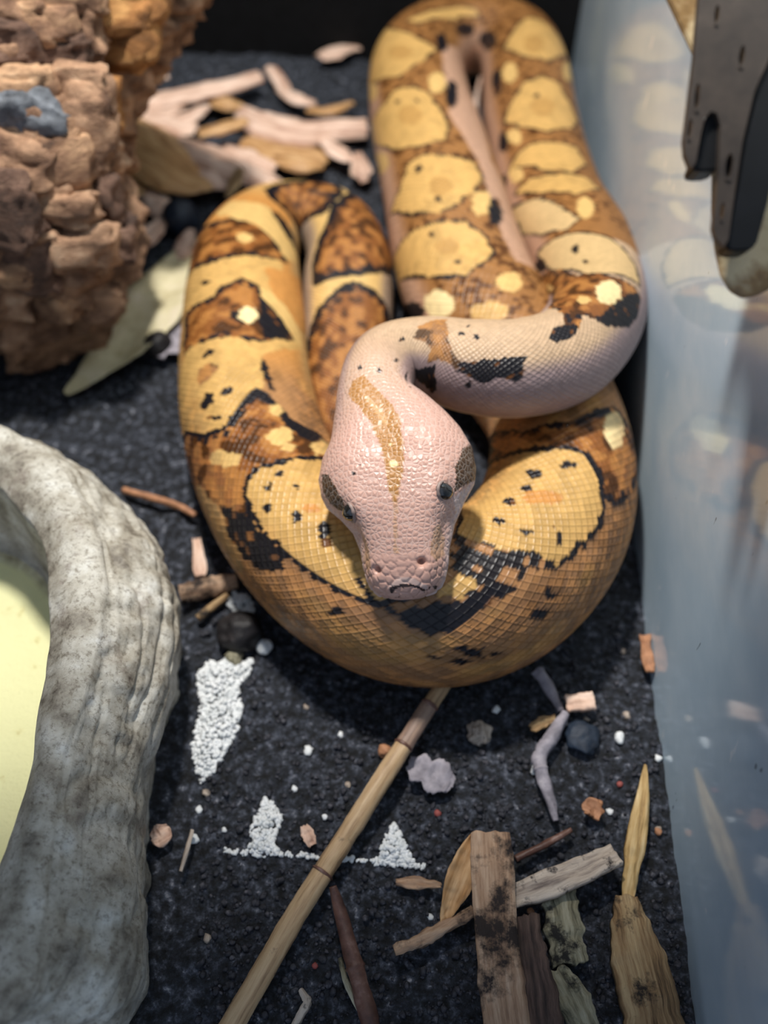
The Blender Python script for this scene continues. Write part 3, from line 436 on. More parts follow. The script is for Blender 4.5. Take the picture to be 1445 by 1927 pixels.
  ('D', 'cream', 0, [(109.94, -0.07), (110.5, 0.01), (110.9, 0.1), (110.98, 0.19), (110.74, 0.25), (110.34, 0.28), (109.86, 0.25), (109.38, 0.19), (109.06, 0.1), (108.9, -0.01), (109.06, -0.07), (109.38, -0.1)]),
  ('D', 'black', 0, [(96.74, 0.74), (97.3, 0.77), (97.54, 0.83), (97.46, 0.92), (97.06, 0.98), (96.5, 1.01), (95.78, 1.03), (95.22, 1.01), (95.06, 0.92), (95.06, 0.86), (95.54, 0.77), (96.1, 0.74)]),
  ('D', 'black', 0, [(101.7, 0.89), (102.02, 0.95), (102.18, 1.01), (102.1, 1.06), (101.78, 1.12), (101.3, 1.15), (100.9, 1.12), (100.58, 1.06), (100.42, 1.01), (100.5, 0.95), (100.82, 0.89), (101.22, 0.89)]),
  ('D', 'black', 0, [(104.26, 1.18), (104.42, 1.24), (104.34, 1.33), (104.18, 1.38), (103.78, 1.47), (103.38, 1.5), (103.14, 1.47), (103.14, 1.38), (103.22, 1.3), (103.38, 1.24), (103.62, 1.18), (104.02, 1.15)]),
  ('D', 'black', 0, [(107.7, 1.41), (107.78, 1.53), (107.14, 1.76), (106.1, 2.05), (105.86, 2.38), (105.62, 2.35), (105.22, 2.32), (104.98, 1.94), (105.46, 1.71), (106.26, 1.47), (106.9, 1.36), (107.38, 1.36)]),
  ('DN', 'black', 0, [(112.42, 1.27), (112.5, 1.33), (112.34, 1.41), (111.94, 1.5), (111.38, 1.59), (110.9, 1.62), (110.74, 1.59), (110.82, 1.5), (110.98, 1.41), (111.3, 1.33), (111.7, 1.27), (112.1, 1.24)]),
  ('D', 'black', 0, [(92.1, 0.8), (92.5, 0.86), (92.58, 0.95), (92.1, 1.09), (91.14, 1.27), (86.5, 1.41), (86.82, 1.3), (86.18, 1.18), (88.82, 1.03), (89.7, 0.95), (90.66, 0.86), (91.46, 0.8)]),
  ('DN', 'black', 0, [(113.54, 0.51), (113.7, 0.54), (113.78, 0.57), (113.78, 0.6), (113.62, 0.63), (113.46, 0.66), (113.22, 0.66), (113.06, 0.63), (112.98, 0.6), (112.98, 0.54), (113.14, 0.51), (113.3, 0.51)]),
  ('DN', 'black', 0, [(114.9, 0.36), (115.06, 0.36), (115.06, 0.39), (115.06, 0.42), (114.98, 0.48), (114.9, 0.48), (114.74, 0.51), (114.66, 0.48), (114.66, 0.45), (114.66, 0.42), (114.74, 0.39), (114.82, 0.36)]),
  ('D', 'black', 0, [(99.14, 0.01), (99.22, 0.01), (99.22, 0.04), (99.3, 0.1), (99.22, 0.13), (99.14, 0.16), (99.06, 0.16), (98.98, 0.13), (98.9, 0.1), (98.9, 0.07), (98.98, 0.04), (98.98, 0.01)]),
  ('D', 'ring', 0, [(93.78, -0.28), (94.34, -0.22), (94.82, -0.13), (94.98, -0.01), (94.9, 0.1), (94.5, 0.16), (93.94, 0.19), (93.46, 0.16), (93.14, 0.07), (92.98, -0.07), (92.98, -0.19), (93.3, -0.25)]),
  ('D', 'ring', 0, [(100.02, -0.25), (100.58, -0.16), (100.98, -0.04), (101.06, 0.07), (100.82, 0.19), (100.42, 0.28), (99.94, 0.28), (99.54, 0.22), (99.3, 0.1), (99.22, -0.01), (99.22, -0.16), (99.54, -0.22)]),
  ('DN', 'brown', 0.0, [(110.26, 2.08), (112.9, 1.3), (116.1, 0.57), (116.18, -0.04), (115.86, -0.68), (115.94, -0.95), (118.02, -0.54), (119.22, -0.48), (119.7, -0.1), (120.42, -0.34), (120.9, -0.39), (119.46, 0.74), (110.9, 2.08)]),
  ('DN', 'black', 0, [(119.46, -0.36), (118.26, -0.39), (116.82, -0.54), (115.86, -0.83), (116.9, -1.06), (118.02, -0.98), (119.22, -0.63)]),
  ('DN', 'pale', 0, [(116.9, -0.42), (117.38, -0.45), (117.86, -0.42), (118.26, -0.34), (118.42, -0.19), (118.26, -0.07), (117.86, 0.04), (117.38, 0.07), (116.9, 0.01), (116.58, -0.1), (116.5, -0.22), (116.58, -0.36)]),
  ('DN', 'cream', 0, [(115.06, 1.27), (115.06, 1.33), (114.26, 1.5), (113.14, 1.71), (111.54, 2.0), (110.82, 2.08), (110.58, 2.08), (110.74, 2.03), (112.1, 1.73), (112.98, 1.56), (113.86, 1.41), (114.5, 1.33)]),
  ('DN', 'cream', 0, [(118.58, 0.01), (118.74, 0.01), (118.9, 0.01), (118.98, 0.07), (119.06, 0.13), (118.98, 0.19), (118.82, 0.25), (118.66, 0.25), (118.42, 0.25), (118.42, 0.19), (118.42, 0.13), (118.42, 0.07)]),
  ('DN', 'black', 0, [(120.82, -0.07), (120.42, -0.04), (120.18, -0.22), (120.5, -0.39), (120.98, -0.42), (121.14, -0.28)]),
  ('N', 'brownlight', 0.0, [(125.2, -0.36), (124.8, 0.04), (124.08, 0.36), (123.92, -0.25), (123.68, -0.57), (123.36, -0.74), (123.44, -1.01), (123.68, -0.83), (124.08, -0.83), (124.72, -1.03), (124.56, -0.66), (124.8, -0.45)]),
  ('N', 'black', 0, [(127.12, -1.06), (126.08, -1.27), (124.24, -1.01), (123.84, -1.56), (124.0, -1.79), (128.16, -0.68)]),
  ('N', 'black', 0, [(123.44, -0.98), (123.2, -0.74), (122.48, -0.6), (121.76, -0.54), (121.84, -0.86), (121.92, -1.06), (122.4, -1.01), (122.72, -1.18), (123.04, -1.09)]),
  ('N', 'brown', 0, [(123.12, -0.8), (123.12, -0.86), (123.2, -0.92), (123.28, -0.95), (123.36, -0.95), (123.44, -0.92), (123.44, -0.86), (123.44, -0.8), (123.36, -0.77), (123.28, -0.74), (123.2, -0.74), (123.12, -0.77)]),
  ('N', 'black', 0, [(123.04, -0.16), (123.04, -0.19), (123.04, -0.22), (123.12, -0.22), (123.12, -0.22), (123.2, -0.19), (123.2, -0.16), (123.2, -0.13), (123.2, -0.1), (123.12, -0.1), (123.04, -0.1), (123.04, -0.13)]),
  ('N', 'black', 0, [(123.44, -0.13), (123.44, -0.13), (123.52, -0.16), (123.52, -0.16), (123.52, -0.16), (123.6, -0.16), (123.6, -0.13), (123.6, -0.13), (123.6, -0.1), (123.52, -0.1), (123.52, -0.1), (123.52, -0.1)]),
  ('N', 'black', 0, [(123.36, 0.16), (123.36, 0.13), (123.36, 0.1), (123.44, 0.1), (123.44, 0.1), (123.44, 0.13), (123.44, 0.13), (123.44, 0.16), (123.44, 0.19), (123.44, 0.19), (123.44, 0.19), (123.36, 0.19)]),
  ('N', 'black', 0, [(125.52, -0.36), (125.6, -0.42), (125.68, -0.42), (125.68, -0.42), (125.76, -0.39), (125.76, -0.36), (125.68, -0.34), (125.68, -0.31), (125.6, -0.31), (125.6, -0.31), (125.52, -0.31), (125.52, -0.34)]),
  ('N', 'black', 0, [(123.04, -1.21), (123.04, -1.24), (123.12, -1.27), (123.12, -1.27), (123.12, -1.27), (123.12, -1.24), (123.2, -1.21), (123.2, -1.18), (123.12, -1.15), (123.12, -1.12), (123.12, -1.15), (123.12, -1.15)]),
  ('N', 'black', 0, [(122.16, -2.32), (122.24, -2.26), (122.24, -2.32), (122.32, -2.29), (122.32, -2.32), (122.4, -2.29), (122.4, -2.32), (122.4, -2.29), (122.32, -2.32), (122.32, -2.2), (122.24, -2.32), (122.24, -2.2)]),
  ('NH', 'black', 0, [(126.56, -0.68), (126.64, -0.68), (126.72, -0.66), (126.8, -0.63), (126.8, -0.6), (126.8, -0.57), (126.72, -0.57), (126.64, -0.57), (126.64, -0.57), (126.56, -0.6), (126.56, -0.63), (126.56, -0.66)]),
  ('NH', 'black', 0, [(127.28, -0.22), (127.36, -0.22), (127.36, -0.19), (127.36, -0.16), (127.36, -0.13), (127.36, -0.13), (127.28, -0.13), (127.28, -0.13), (127.2, -0.16), (127.2, -0.19), (127.2, -0.22), (127.28, -0.22)]),
  ('NH', 'black', 0, [(127.12, 0.28), (127.12, 0.28), (127.12, 0.31), (127.12, 0.34), (127.12, 0.36), (127.12, 0.36), (127.04, 0.42), (127.04, 0.39), (127.04, 0.36), (127.04, 0.34), (127.04, 0.31), (127.12, 0.28)]),
  ('H', 'stripe', 0, [(127.43, 0.51), (127.35, 0.19), (127.83, -0.01), (128.47, -0.16), (128.95, -0.22), (129.43, -0.19), (129.99, -0.16), (130.47, -0.1), (130.79, -0.04), (131.11, -0.01), (131.03, 0.04), (130.55, 0.07), (130.15, 0.07), (129.43, 0.1), (128.95, 0.16), (128.23, 0.36), (127.67, 0.63)]),
  ('H', 'stripelight', 0, [(127.91, 0.25), (128.23, 0.1), (128.79, -0.04), (129.03, -0.04), (129.03, 0.01), (128.55, 0.1)]),
  ('H', 'pale', 0, [(130.15, -0.07), (130.23, -0.07), (130.23, -0.04), (130.23, -0.01), (130.23, -0.01), (130.15, 0.01), (130.15, 0.01), (130.07, 0.01), (130.07, -0.01), (130.07, -0.01), (130.07, -0.04), (130.15, -0.07)]),
  ('H', 'pale', 0, [(129.67, -0.07), (129.67, -0.04), (129.67, -0.04), (129.67, -0.04), (129.67, -0.01), (129.67, -0.01), (129.67, -0.01), (129.59, -0.01), (129.59, -0.04), (129.59, -0.04), (129.59, -0.04), (129.67, -0.07)]),
  ('H', 'stripefaint', 0, [(131.03, 0.04), (131.11, -0.01), (131.99, 0.04), (132.23, 0.01), (132.23, 0.1), (131.91, 0.07)]),
  ('H', 'temple', 0, [(130.39, -0.86), (129.91, -1.06), (129.67, -1.41), (129.99, -1.91), (130.23, -1.97), (130.55, -1.59), (130.79, -1.15), (130.95, -1.01), (130.63, -0.92)]),
  ('H', 'temple', 0, [(129.75, 1.12), (129.91, 0.92), (130.31, 0.83), (130.71, 0.8), (131.03, 0.98), (130.87, 1.18), (130.47, 1.24), (130.07, 1.21)]),
  ('H', 'black', 0, [(129.99, 0.36), (129.99, 0.36), (130.07, 0.36), (129.99, 0.39), (129.99, 0.39), (129.99, 0.42), (129.99, 0.42), (129.99, 0.39), (129.99, 0.39), (129.99, 0.39), (129.99, 0.36), (129.99, 0.36)]),
  ('H', 'black', 0, [(130.23, 0.42), (130.23, 0.45), (130.23, 0.45), (130.23, 0.48), (130.23, 0.48), (130.23, 0.48), (130.15, 0.48), (130.15, 0.48), (130.15, 0.48), (130.15, 0.45), (130.15, 0.45), (130.23, 0.42)]),
  ('H', 'black', 0, [(130.23, -0.45), (130.23, -0.45), (130.23, -0.45), (130.23, -0.42), (130.23, -0.39), (130.23, -0.39), (130.23, -0.39), (130.23, -0.39), (130.23, -0.42), (130.23, -0.42), (130.23, -0.45), (130.23, -0.45)]),
  ('H', 'lip', 0, [(131.03, -1.06), (130.55, -1.65), (130.31, -1.97), (130.63, -2.0), (130.95, -2.08), (131.35, -2.06), (131.51, -1.65), (131.19, -1.21)]),
  ('H', 'lore', 0, [(132.15, -0.66), (131.67, -0.71), (131.59, -0.86), (131.91, -1.27), (132.31, -1.33), (132.47, -0.89), (132.31, -0.66)]),
  ('H', 'lore', 0, [(131.67, 0.92), (131.83, 0.77), (132.55, 0.77), (132.71, 1.12), (132.23, 1.27)]),
  ('H', 'rim', 0, [(133.11, 0.42), (132.87, 0.07), (132.87, -0.19), (133.11, -0.74), (133.19, -0.74), (133.03, -0.19), (133.03, 0.07), (133.19, 0.42)]),
  ('H', 'dark', 0, [(133.11, 0.39), (133.03, 0.07), (133.03, -0.19), (133.19, -0.71), (133.27, -0.77), (133.11, -0.22), (133.11, 0.1), (133.27, 0.45)]),
  ('H', 'dark', 0, [(133.35, -0.51), (133.35, -0.48), (133.35, -0.36), (133.35, -0.25), (133.35, -0.13), (133.35, -0.04), (133.35, -0.01), (133.35, -0.04), (133.35, -0.13), (133.35, -0.25), (133.35, -0.36), (133.35, -0.48)]),
  ('H', 'dark', 0, [(133.11, -1.24), (133.11, -1.21), (133.19, -1.44), (133.19, -1.27), (133.19, -1.18), (133.11, -0.95), (133.11, -0.92), (133.11, -0.95), (133.11, -0.98), (133.11, -1.06), (133.11, -1.15), (133.11, -1.21)]),
  ('H', 'dark', 0, [(133.19, -1.03), (133.19, -1.01), (133.19, -0.95), (133.19, -0.89), (133.19, -0.8), (133.19, -0.77), (133.19, -0.74), (133.19, -0.77), (133.19, -0.83), (133.11, -0.77), (133.19, -0.95), (133.19, -1.01)]),
  ('H', 'dark', 0, [(133.35, 0.25), (133.35, 0.28), (133.35, 0.34), (133.35, 0.39), (133.35, 0.48), (133.35, 0.54), (133.35, 0.57), (133.35, 0.54), (133.35, 0.48), (133.35, 0.39), (133.35, 0.31), (133.35, 0.28)]),
  ('H', 'nostril', 0, [(132.47, -0.51), (132.55, -0.51), (132.63, -0.48), (132.63, -0.45), (132.63, -0.39), (132.55, -0.36), (132.47, -0.36), (132.39, -0.36), (132.39, -0.39), (132.31, -0.42), (132.39, -0.48), (132.39, -0.51)]),
  ('H', 'nostril', 0, [(132.63, 0.51), (132.71, 0.54), (132.79, 0.6), (132.79, 0.66), (132.71, 0.68), (132.71, 0.71), (132.63, 0.68), (132.55, 0.66), (132.47, 0.6), (132.47, 0.57), (132.47, 0.51), (132.55, 0.51)]),
]

# ---------- the snake ----------
PAL = {k: lin(*v) for k, v in dict(yellow=(206, 164, 98), rim=(206, 176, 164), yellowpale=(206, 174, 124), brown=(136, 84, 40), brownlight=(150, 106, 66), black=(22, 19, 24), cream=(216, 178, 112),
  pale=(240, 216, 160), orange=(200, 140, 74), tan=(190, 152, 98), pink=(190, 150, 124), blacktan=(30, 26, 28), ring=(168, 124, 66), stripe=(176, 126, 72), stripelight=(202, 156, 108),
  stripefaint=(194, 150, 120), temple=(80, 58, 40), lip=(206, 182, 176), lore=(184, 144, 116), dark=(48, 34, 32),
  headpink=(202, 160, 144), neck=(194, 164, 132), lavender=(160, 138, 136), belly=(206, 190, 172), flankbrown=(170, 124, 80), flankgrey=(164, 142, 122), bodybrown=(150, 104, 58)).items()}
def seg_w(name, s):
    a, b = SEG[name]
    return sstep(a - 2.0, a + 1.0, s) * (1 - sstep(b - 1.0 + 2.2, b + 2.2 + 1.0, s))
def base_colour(s, th):
    x = np.abs(th)
    mix = lambda c0, c1, k: c0 * (1 - k[:, None]) + c1 * k[:, None]
    P = PAL
    one = np.ones_like(s)
    dors = {'B': P['cream'], 'A': P['orange'], 'F': P['flankbrown'], 'C': P['bodybrown'], 'D': P['bodybrown'], 'N': P['neck'], 'H': P['headpink']}
    flank = {'B': P['flankgrey'], 'A': P['tan'], 'F': P['flankbrown'] * .92, 'C': P['pink'], 'D': P['pink'], 'N': P['lavender'], 'H': P['lip']}
    edge = {'B': .8, 'A': 1.0, 'F': 1.2, 'C': 1.0, 'D': 1.0, 'N': .75, 'H': 1.35}
    tot = np.zeros((len(s), 3)); W = np.zeros(len(s)) + 1e-6
    for k in dors:
        w = seg_w(k, s)
        c = mix(dors[k] * one[:, None], flank[k] * one[:, None], sstep(edge[k] - .15, edge[k] + .25, x))
        c = mix(c, P['belly'] * one[:, None], sstep(2.05, 2.3, x) * (k != 'H'))
        tot += c * w[:, None]; W += w
    c = tot / W[:, None]
    # the near coil's flank runs from tan on the left to mauve grey on the right and is mottled with brown
    n = vnoise(np.stack([s * .9, th * 4, s * 0], -1), 5)
    f = seg_w('F', s)
    right = sstep(50, 57, s)
    c = mix(c, P['flankgrey'] * one[:, None], f * right * sstep(.5, 1.1, x) * .9)
    c = mix(c, lin(196, 150, 84) * one[:, None], f * (1 - right) * sstep(.1, .5, n) * .7)
    c = mix(c, lin(96, 70, 44) * one[:, None], f * sstep(.35, .6, -n) * .55)
    return c
def poly_sdf(px, py, poly):
    """signed distance (negative inside) from points to a polygon"""
    P = np.asarray(poly, float); Q = np.roll(P, -1, 0)
    best = np.full(len(px), 1e9); ins = np.zeros(len(px), bool)
    for (ax, ay), (bx, by) in zip(P, Q):
        ex, ey = bx - ax, by - ay
        t = np.clip(((px - ax) * ex + (py - ay) * ey) / (ex * ex + ey * ey + 1e-9), 0, 1)
        best = np.minimum(best, (px - ax - t * ex) ** 2 + (py - ay - t * ey) ** 2)
        cr = (ay > py) != (by > py)
        ins ^= cr & (px < ex * (py - ay) / (ey if abs(ey) > 1e-9 else 1e-9) + ax)
    d = np.sqrt(best)
    return np.where(ins, -d, d)
def paint(s, th, seed=1, vary=.2, rc=None):
    """colour of every scale from where it sits on the body: length s from the tail, angle th from the back"""
    g = np.random.default_rng(seed)
    c = base_colour(s, th)
    rc = g.random((len(s), 2)) if rc is None else rc
    rnd, rnd2 = rc[:, 0], rc[:, 1]
    spk = vnoise(np.stack([s * 2.6, th * 6, s * 0 + 3], -1), 9)
    # brown saddles of the body columns are flecked
    dark = (rnd < .16) | ((spk > .35) & (rnd < .6))
    m = (seg_w('C', s) + seg_w('D', s) > .7) & (np.abs(th) < .95)
    c[m & dark] = PAL['brown'] * .45
    r_at = np.interp(s, _l, _r)
    for seg, colour, line, poly in MARKS:
        if colour == 'nostril': continue          # a pit in the mesh, not a mark
        P = np.array(poly)
        rr = float(np.interp(P[:, 0].mean(), _l, _r))
        if seg == 'H': rr = 1.7
        lo, hi = P[:, 0].min() - 1, P[:, 0].max() + 1
        sel = np.where((s > lo) & (s < hi) & (np.abs(th) < 2.6))[0]
        if not len(sel): continue
        jit = .05 * spk[sel] + .05 * (rnd2[sel] - .5)
        if seg == 'H': jit = jit * .3
        d = poly_sdf(s[sel], th[sel] * rr, np.c_[P[:, 0], P[:, 1] * rr]) + jit
        if line:
            c[sel[(d >= 0) & (d < line)]] = PAL['black']
        i = sel[d < 0]
        if not len(i): continue
        if colour == 'ring':
            k = .55
            c[i] = c[i] * (1 - k) + PAL['ring'] * k
            continue
        c[i] = PAL[colour]
        if colour in ('brown', 'brownlight'):
            n = spk[i] + .5 * (rnd[i] - .5)
            c[i[n > .28]] = PAL[colour] * .30
            c[i[n < -.30]] = PAL[colour] * .5 + PAL['orange'] * .5
            dd = d[d < 0]
            if colour == 'brown': c[i[(dd > -.18) & (rnd[i] < .55)]] = PAL['black'] * 1.5
        elif colour == 'blacktan':
            c[i[rnd[i] < .3]] = lin(176, 128, 84)
        elif colour == 'yellow':
            c[i] = PAL['yellow'] * (1 - .12 * (spk[i][:, None] > .3)) 
        elif colour == 'black':
            c[i[rnd[i] < .06]] = PAL['brown'] * .6
    fw = (seg_w('F', s) * sstep(.45, .85, np.abs(th)) * (c.mean(1) > .04))[:, None]
    tint = np.where((rnd2 < .5)[:, None], lin(198, 136, 80)[None], lin(128, 92, 68)[None])
    c = c * (1 - .38 * fw) + tint * .38 * fw
    vr = vary * (1 + 1.2 * seg_w('F', s) * sstep(.5, .9, np.abs(th)))
    return c * (1 - vr / 2 + vr * rnd)[:, None]

def build_snake():
    # rings: four to a scale where the photograph is sharp, two on the far columns; head finer still
    ss, A1 = [.3], [0.0]
    while ss[-1] < S_TOT - HEAD_L + .1:
        s = ss[-1]
        L = 2 * math.pi * max(float(np.interp(s, _l, _r)), .3) / N_ROWS
        far = s < SEG['A'][0] - 1 or SEG['C'][0] + 4 < s < SEG['D'][1] - 8
        ss.append(s + L / (2 if far else 4)); A1.append(A1[-1] + (.5 if far else .25))
    nb_ = len(ss)
    while ss[-1] < S_TOT - .45: ss.append(ss[-1] + .034)
    while ss[-1] < S_TOT - .012: ss.append(ss[-1] + max(.008, .030 * min(1, (S_TOT - ss[-1]) / .35)))
    s = np.array(ss); n = len(s)
    th = (np.arange(NT) / NT * 2 - 1) * math.pi
    S, TH = np.meshgrid(s, th, indexing='ij')
    c, side, up, w, ht, hb, ex = ring(s)
    sn, cs = np.sin(TH), np.cos(TH)
    x = w[:, None] * np.sign(sn) * np.abs(sn) ** (2 / ex[:, None])
    y = np.where(cs > 0, ht[:, None], hb[:, None]) * np.sign(cs) * np.abs(cs) ** (2 / ex[:, None])
    P = c[:, None] + side[:, None] * x[..., None] + up[:, None] * y[..., None]
    T = np.gradient(c, axis=0); T /= np.linalg.norm(T, axis=-1, keepdims=True)
    # rest on the soil
    P[..., 2] = np.maximum(P[..., 2], .02 + .02 * np.cos(TH * 8))
    # ---- shape the head: brow ridges, hollows before the eyes, median furrow, cheeks, mouth line
    d = S_TOT - S
    g = lambda v, m, q: np.exp(-((v - m) / q) ** 2)
    at_ = np.abs(TH)
    dent = np.zeros_like(S)
    dent += .10 * g(d, 2.5, .5) * g(at_, .60, .2)                 # brow
    dent -= .10 * g(d, 1.6, .55) * g(at_, 1.10, .25)                # hollow before the eye
    dent += .05 * g(d, .75, .35) * g(at_, .62, .25)                 # nostril swelling
    dent -= .07 * g(d, 4.0, 1.4) * g(at_, 0, .16)                   # furrow between the jaw muscles
    dent += .08 * g(d, 3.7, .9) * g(at_, .55, .3)
    dent -= .09 * sstep(3.6, 3.0, d) * sstep(.0, .05, d) * g(at_, 1.78, .06)   # mouth line
    dent += .05 * sstep(3.4, 2.8, d) * sstep(.02, .2, d) * g(at_, 1.55, .13)    # lip
    Nn = np.cross(np.gradient(P, axis=1), np.gradient(P, axis=0))
    Nn /= np.linalg.norm(Nn, axis=-1, keepdims=True) + 1e-12
    flip = np.sign(np.sum(Nn * (P - c[:, None]), -1)); flip[flip == 0] = 1
    Nn *= flip[..., None]
    Nn[-3:] = T[-3:, None]
    P = P + Nn * dent[..., None]
    # ---- scales on the body: a diamond lattice wound round it
    Lsc = 2 * math.pi * np.maximum(np.interp(s, _l, _r), .3) / N_ROWS
    A1 = np.concatenate([A1, A1[-1] + (s[nb_:] - s[nb_ - 1]) / Lsc[nb_ - 1]])
    A = np.repeat(A1[:, None], NT, 1); B = TH / (2 * math.pi) * N_ROWS
    p, q = A + B, A - B
    Pi, Qi = np.rint(p), np.rint(q)
    u, v = p - Pi, q - Qi
    e = np.maximum(np.abs(u), np.abs(v)) * 2
    ee = (np.abs(2 * u) ** 5 + np.abs(2 * v) ** 5) ** .2
    height = (1 - sstep(.5, 1.0, ee)) * .8 + .55 * (1 - np.minimum(e, 1) ** 2) - .35 * (u + v)
    amp = .10 * Lsc[:, None]
    key = (Pi + 4000) * 20000 + (Qi + 4000)
    uk, inv = np.unique(key.ravel(), return_inverse=True)
    uP, uQ = np.floor(uk / 20000) - 4000, uk % 20000 - 4000
    ac, bc = ((uP + uQ) / 2)[inv], ((uP - uQ) / 2)[inv]
    rc = np.random.default_rng(1).random((len(uk), 2))[inv]
    K_ = .55                                              # colour follows the scale's own middle more than the point
    sc = np.interp(ac + K_ * (A.ravel() - ac), A1, s); tc = (bc + K_ * (B.ravel() - bc)) / N_ROWS * 2 * math.pi
    cell = paint(sc, tc, 1, .2, rc).reshape(n, NT, 3)
    # ---- scales on the head: large plates on the snout and lips are modelled, the fine pavement behind is relief
    hi = np.where(s > S_TOT - HEAD_L - 1.2)[0]; h0 = hi[0]
    HP = P[hi].reshape(-1, 3).astype(np.float32); HS = S[hi].ravel(); HT = TH[hi].ravel(); HD = S_TOT - HS
    snout = np.where((HD < 1.5) & (np.abs(HT) < 2.4))[0]
    SPt = HP[snout]
    want = .17 + .06 * sstep(.9, .2, HD[snout])
    g2 = np.random.default_rng(3)
    alive = np.ones(len(snout), bool); seeds = []
    for k in g2.permutation(len(snout)):
        if not alive[k]: continue
        seeds.append(k)
        dd = SPt - SPt[k]
        alive[(dd * dd).sum(1) < want[k] ** 2] = False
    SP = SPt[seeds]
    gap = np.ones(len(HP), np.float32)
    for a in range(0, len(snout), 4000):
        D = np.sqrt(((SPt[a:a + 4000, None] - SP[None]) ** 2).sum(-1))
        D.partition(1, axis=1)
        gap[snout[a:a + 4000]] = (D[:, 1] - D[:, 0]) / (.5 * want[a:a + 4000])
    gap = gap.reshape(len(hi), NT)
    big = (sstep(1.35, .95, HD) * sstep(2.4, 2.1, np.abs(HT))).reshape(len(hi), NT)
    hc = paint(HS, HT, 6, .04).reshape(len(hi), NT, 3)
    k = sstep(s[h0], s[h0] + .9, s[hi])[:, None]
    H = height * amp
    H[hi] = H[hi] * (1 - k) + k * .035 * big * (sstep(0, .6, gap) - .5)
    H *= sstep(.3, 1.5, s)[:, None]
    colr = cell.copy()
    hcol = hc
    colr[hi] = colr[hi] * (1 - k[..., None]) + hcol * k[..., None]
    mask = np.zeros_like(S); mask[hi] = k * (1 - big) * sstep(2.3, 2.0, np.abs(TH[hi]))
    # nostril pits
    nos = np.zeros_like(S)
    for seg, colour, line, poly in MARKS:
        if colour == 'nostril':
            m = np.mean(poly, 0)
            nos += g(S, m[0], .085) * g(TH, m[1], .10)
    H -= .30 * np.minimum(nos, 1)
    P = P + Nn * H[..., None]
    V = P.reshape(-1, 3); C = colr.reshape(-1, 3)
    F = grid_faces(n, NT, True)
    F = F[:, ::-1]
    # close both ends
    j = np.arange(NT // 2 - 1)
    cap_q = np.stack([j, j + 1, NT - 2 - j, NT - 1 - j], -1)
    me_faces = np.vstack([F, cap_q, (cap_q + (n - 1) * NT)[:, ::-1]])
    m, nt, b = new_mat('snake_skin')
    ca = nt.nodes.new('ShaderNodeVertexColor'); ca.layer_name = 'Col'
    nt.links.new(ca.outputs[0], b.inputs['Base Color'])
    b.inputs['Roughness'].default_value = .38
    b.inputs['Specular IOR Level'].default_value = .4
    b.inputs['Subsurface Weight'].default_value = .0
    nz = noise_node(nt, 40, 3)
    # fine head scales: cells with raised middles and pale seams, only where the skin carries the head mask
    vo = noise_node(nt, 7.2, kind='ShaderNodeTexVoronoi'); vo.feature = 'DISTANCE_TO_EDGE'
    vo.inputs['Randomness'].default_value = .6
    hm = nt.nodes.new('ShaderNodeAttribute'); hm.attribute_name = 'head'
    se = nt.nodes.new('ShaderNodeMapRange'); se.inputs['From Min'].default_value = .0; se.inputs['From Max'].default_value = .10
    se.inputs['To Min'].default_value = 0; se.inputs['To Max'].default_value = 1
    nt.links.new(vo.outputs['Distance'], se.inputs['Value'])
    inv_ = nt.nodes.new('ShaderNodeMath'); inv_.operation = 'SUBTRACT'; inv_.inputs[0].default_value = 1
    nt.links.new(se.outputs[0], inv_.inputs[1])
    mu = nt.nodes.new('ShaderNodeMath'); mu.operation = 'MULTIPLY'
    nt.links.new(inv_.outputs[0], mu.inputs[0]); nt.links.new(hm.outputs['Fac'], mu.inputs[1])
    mu2 = nt.nodes.new('ShaderNodeMath'); mu2.operation = 'MULTIPLY'; mu2.inputs[1].default_value = .34
    nt.links.new(mu.outputs[0], mu2.inputs[0])
    mx = nt.nodes.new('ShaderNodeMixRGB'); mx.blend_type = 'SCREEN'; nt.links.new(mu2.outputs[0], mx.inputs[0]); nt.links.new(ca.outputs[0], mx.inputs[1])
    mx.inputs[2].default_value = (.55, .5, .45, 1)
    # body scales: the lattice coordinates p, q run over the skin; one lozenge per unit square
    pq = nt.nodes.new('ShaderNodeAttribute'); pq.attribute_name = 'lattice'
    sx = nt.nodes.new('ShaderNodeSeparateXYZ'); nt.links.new(pq.outputs['Vector'], sx.inputs[0])
    def mth(op, a, b_=None, c_=None):
        m_ = nt.nodes.new('ShaderNodeMath'); m_.operation = op
        for i_, v_ in enumerate((a, b_, c_)):
            if v_ is None: continue
            if isinstance(v_, (int, float)): m_.inputs[i_].default_value = v_
            else: nt.links.new(v_, m_.inputs[i_])
        return m_.outputs[0]
    uu_ = mth('SUBTRACT', mth('FRACT', mth('ADD', sx.outputs[0], .5)), .5)
    vv_ = mth('SUBTRACT', mth('FRACT', mth('ADD', sx.outputs[1], .5)), .5)
    e4 = mth('ADD', mth('POWER', mth('ABSOLUTE', mth('MULTIPLY', uu_, 2)), 3.2), mth('POWER', mth('ABSOLUTE', mth('MULTIPLY', vv_, 2)), 3.2))
    er_ = mth('POWER', e4, 1 / 3.2)
    bodym = sx.outputs[2]
    nt.links.new(mx.outputs[0], b.inputs['Base Color'])
    dome = mth('SUBTRACT', 1, mth('POWER', mth('MINIMUM', er_, 1.15), 3))
    dome = mth('MULTIPLY_ADD', mth('ADD', uu_, vv_), -.30, dome)
    dome = mth('MULTIPLY', mth('MULTIPLY', dome, bodym), .50)
    mh = nt.nodes.new('ShaderNodeMath'); mh.operation = 'MULTIPLY'
    nt.links.new(vo.outputs['Distance'], mh.inputs[0]); nt.links.new(hm.outputs['Fac'], mh.inputs[1])
    ad = nt.nodes.new('ShaderNodeMath'); ad.operation = 'MULTIPLY_ADD'; ad.inputs[1].default_value = .02
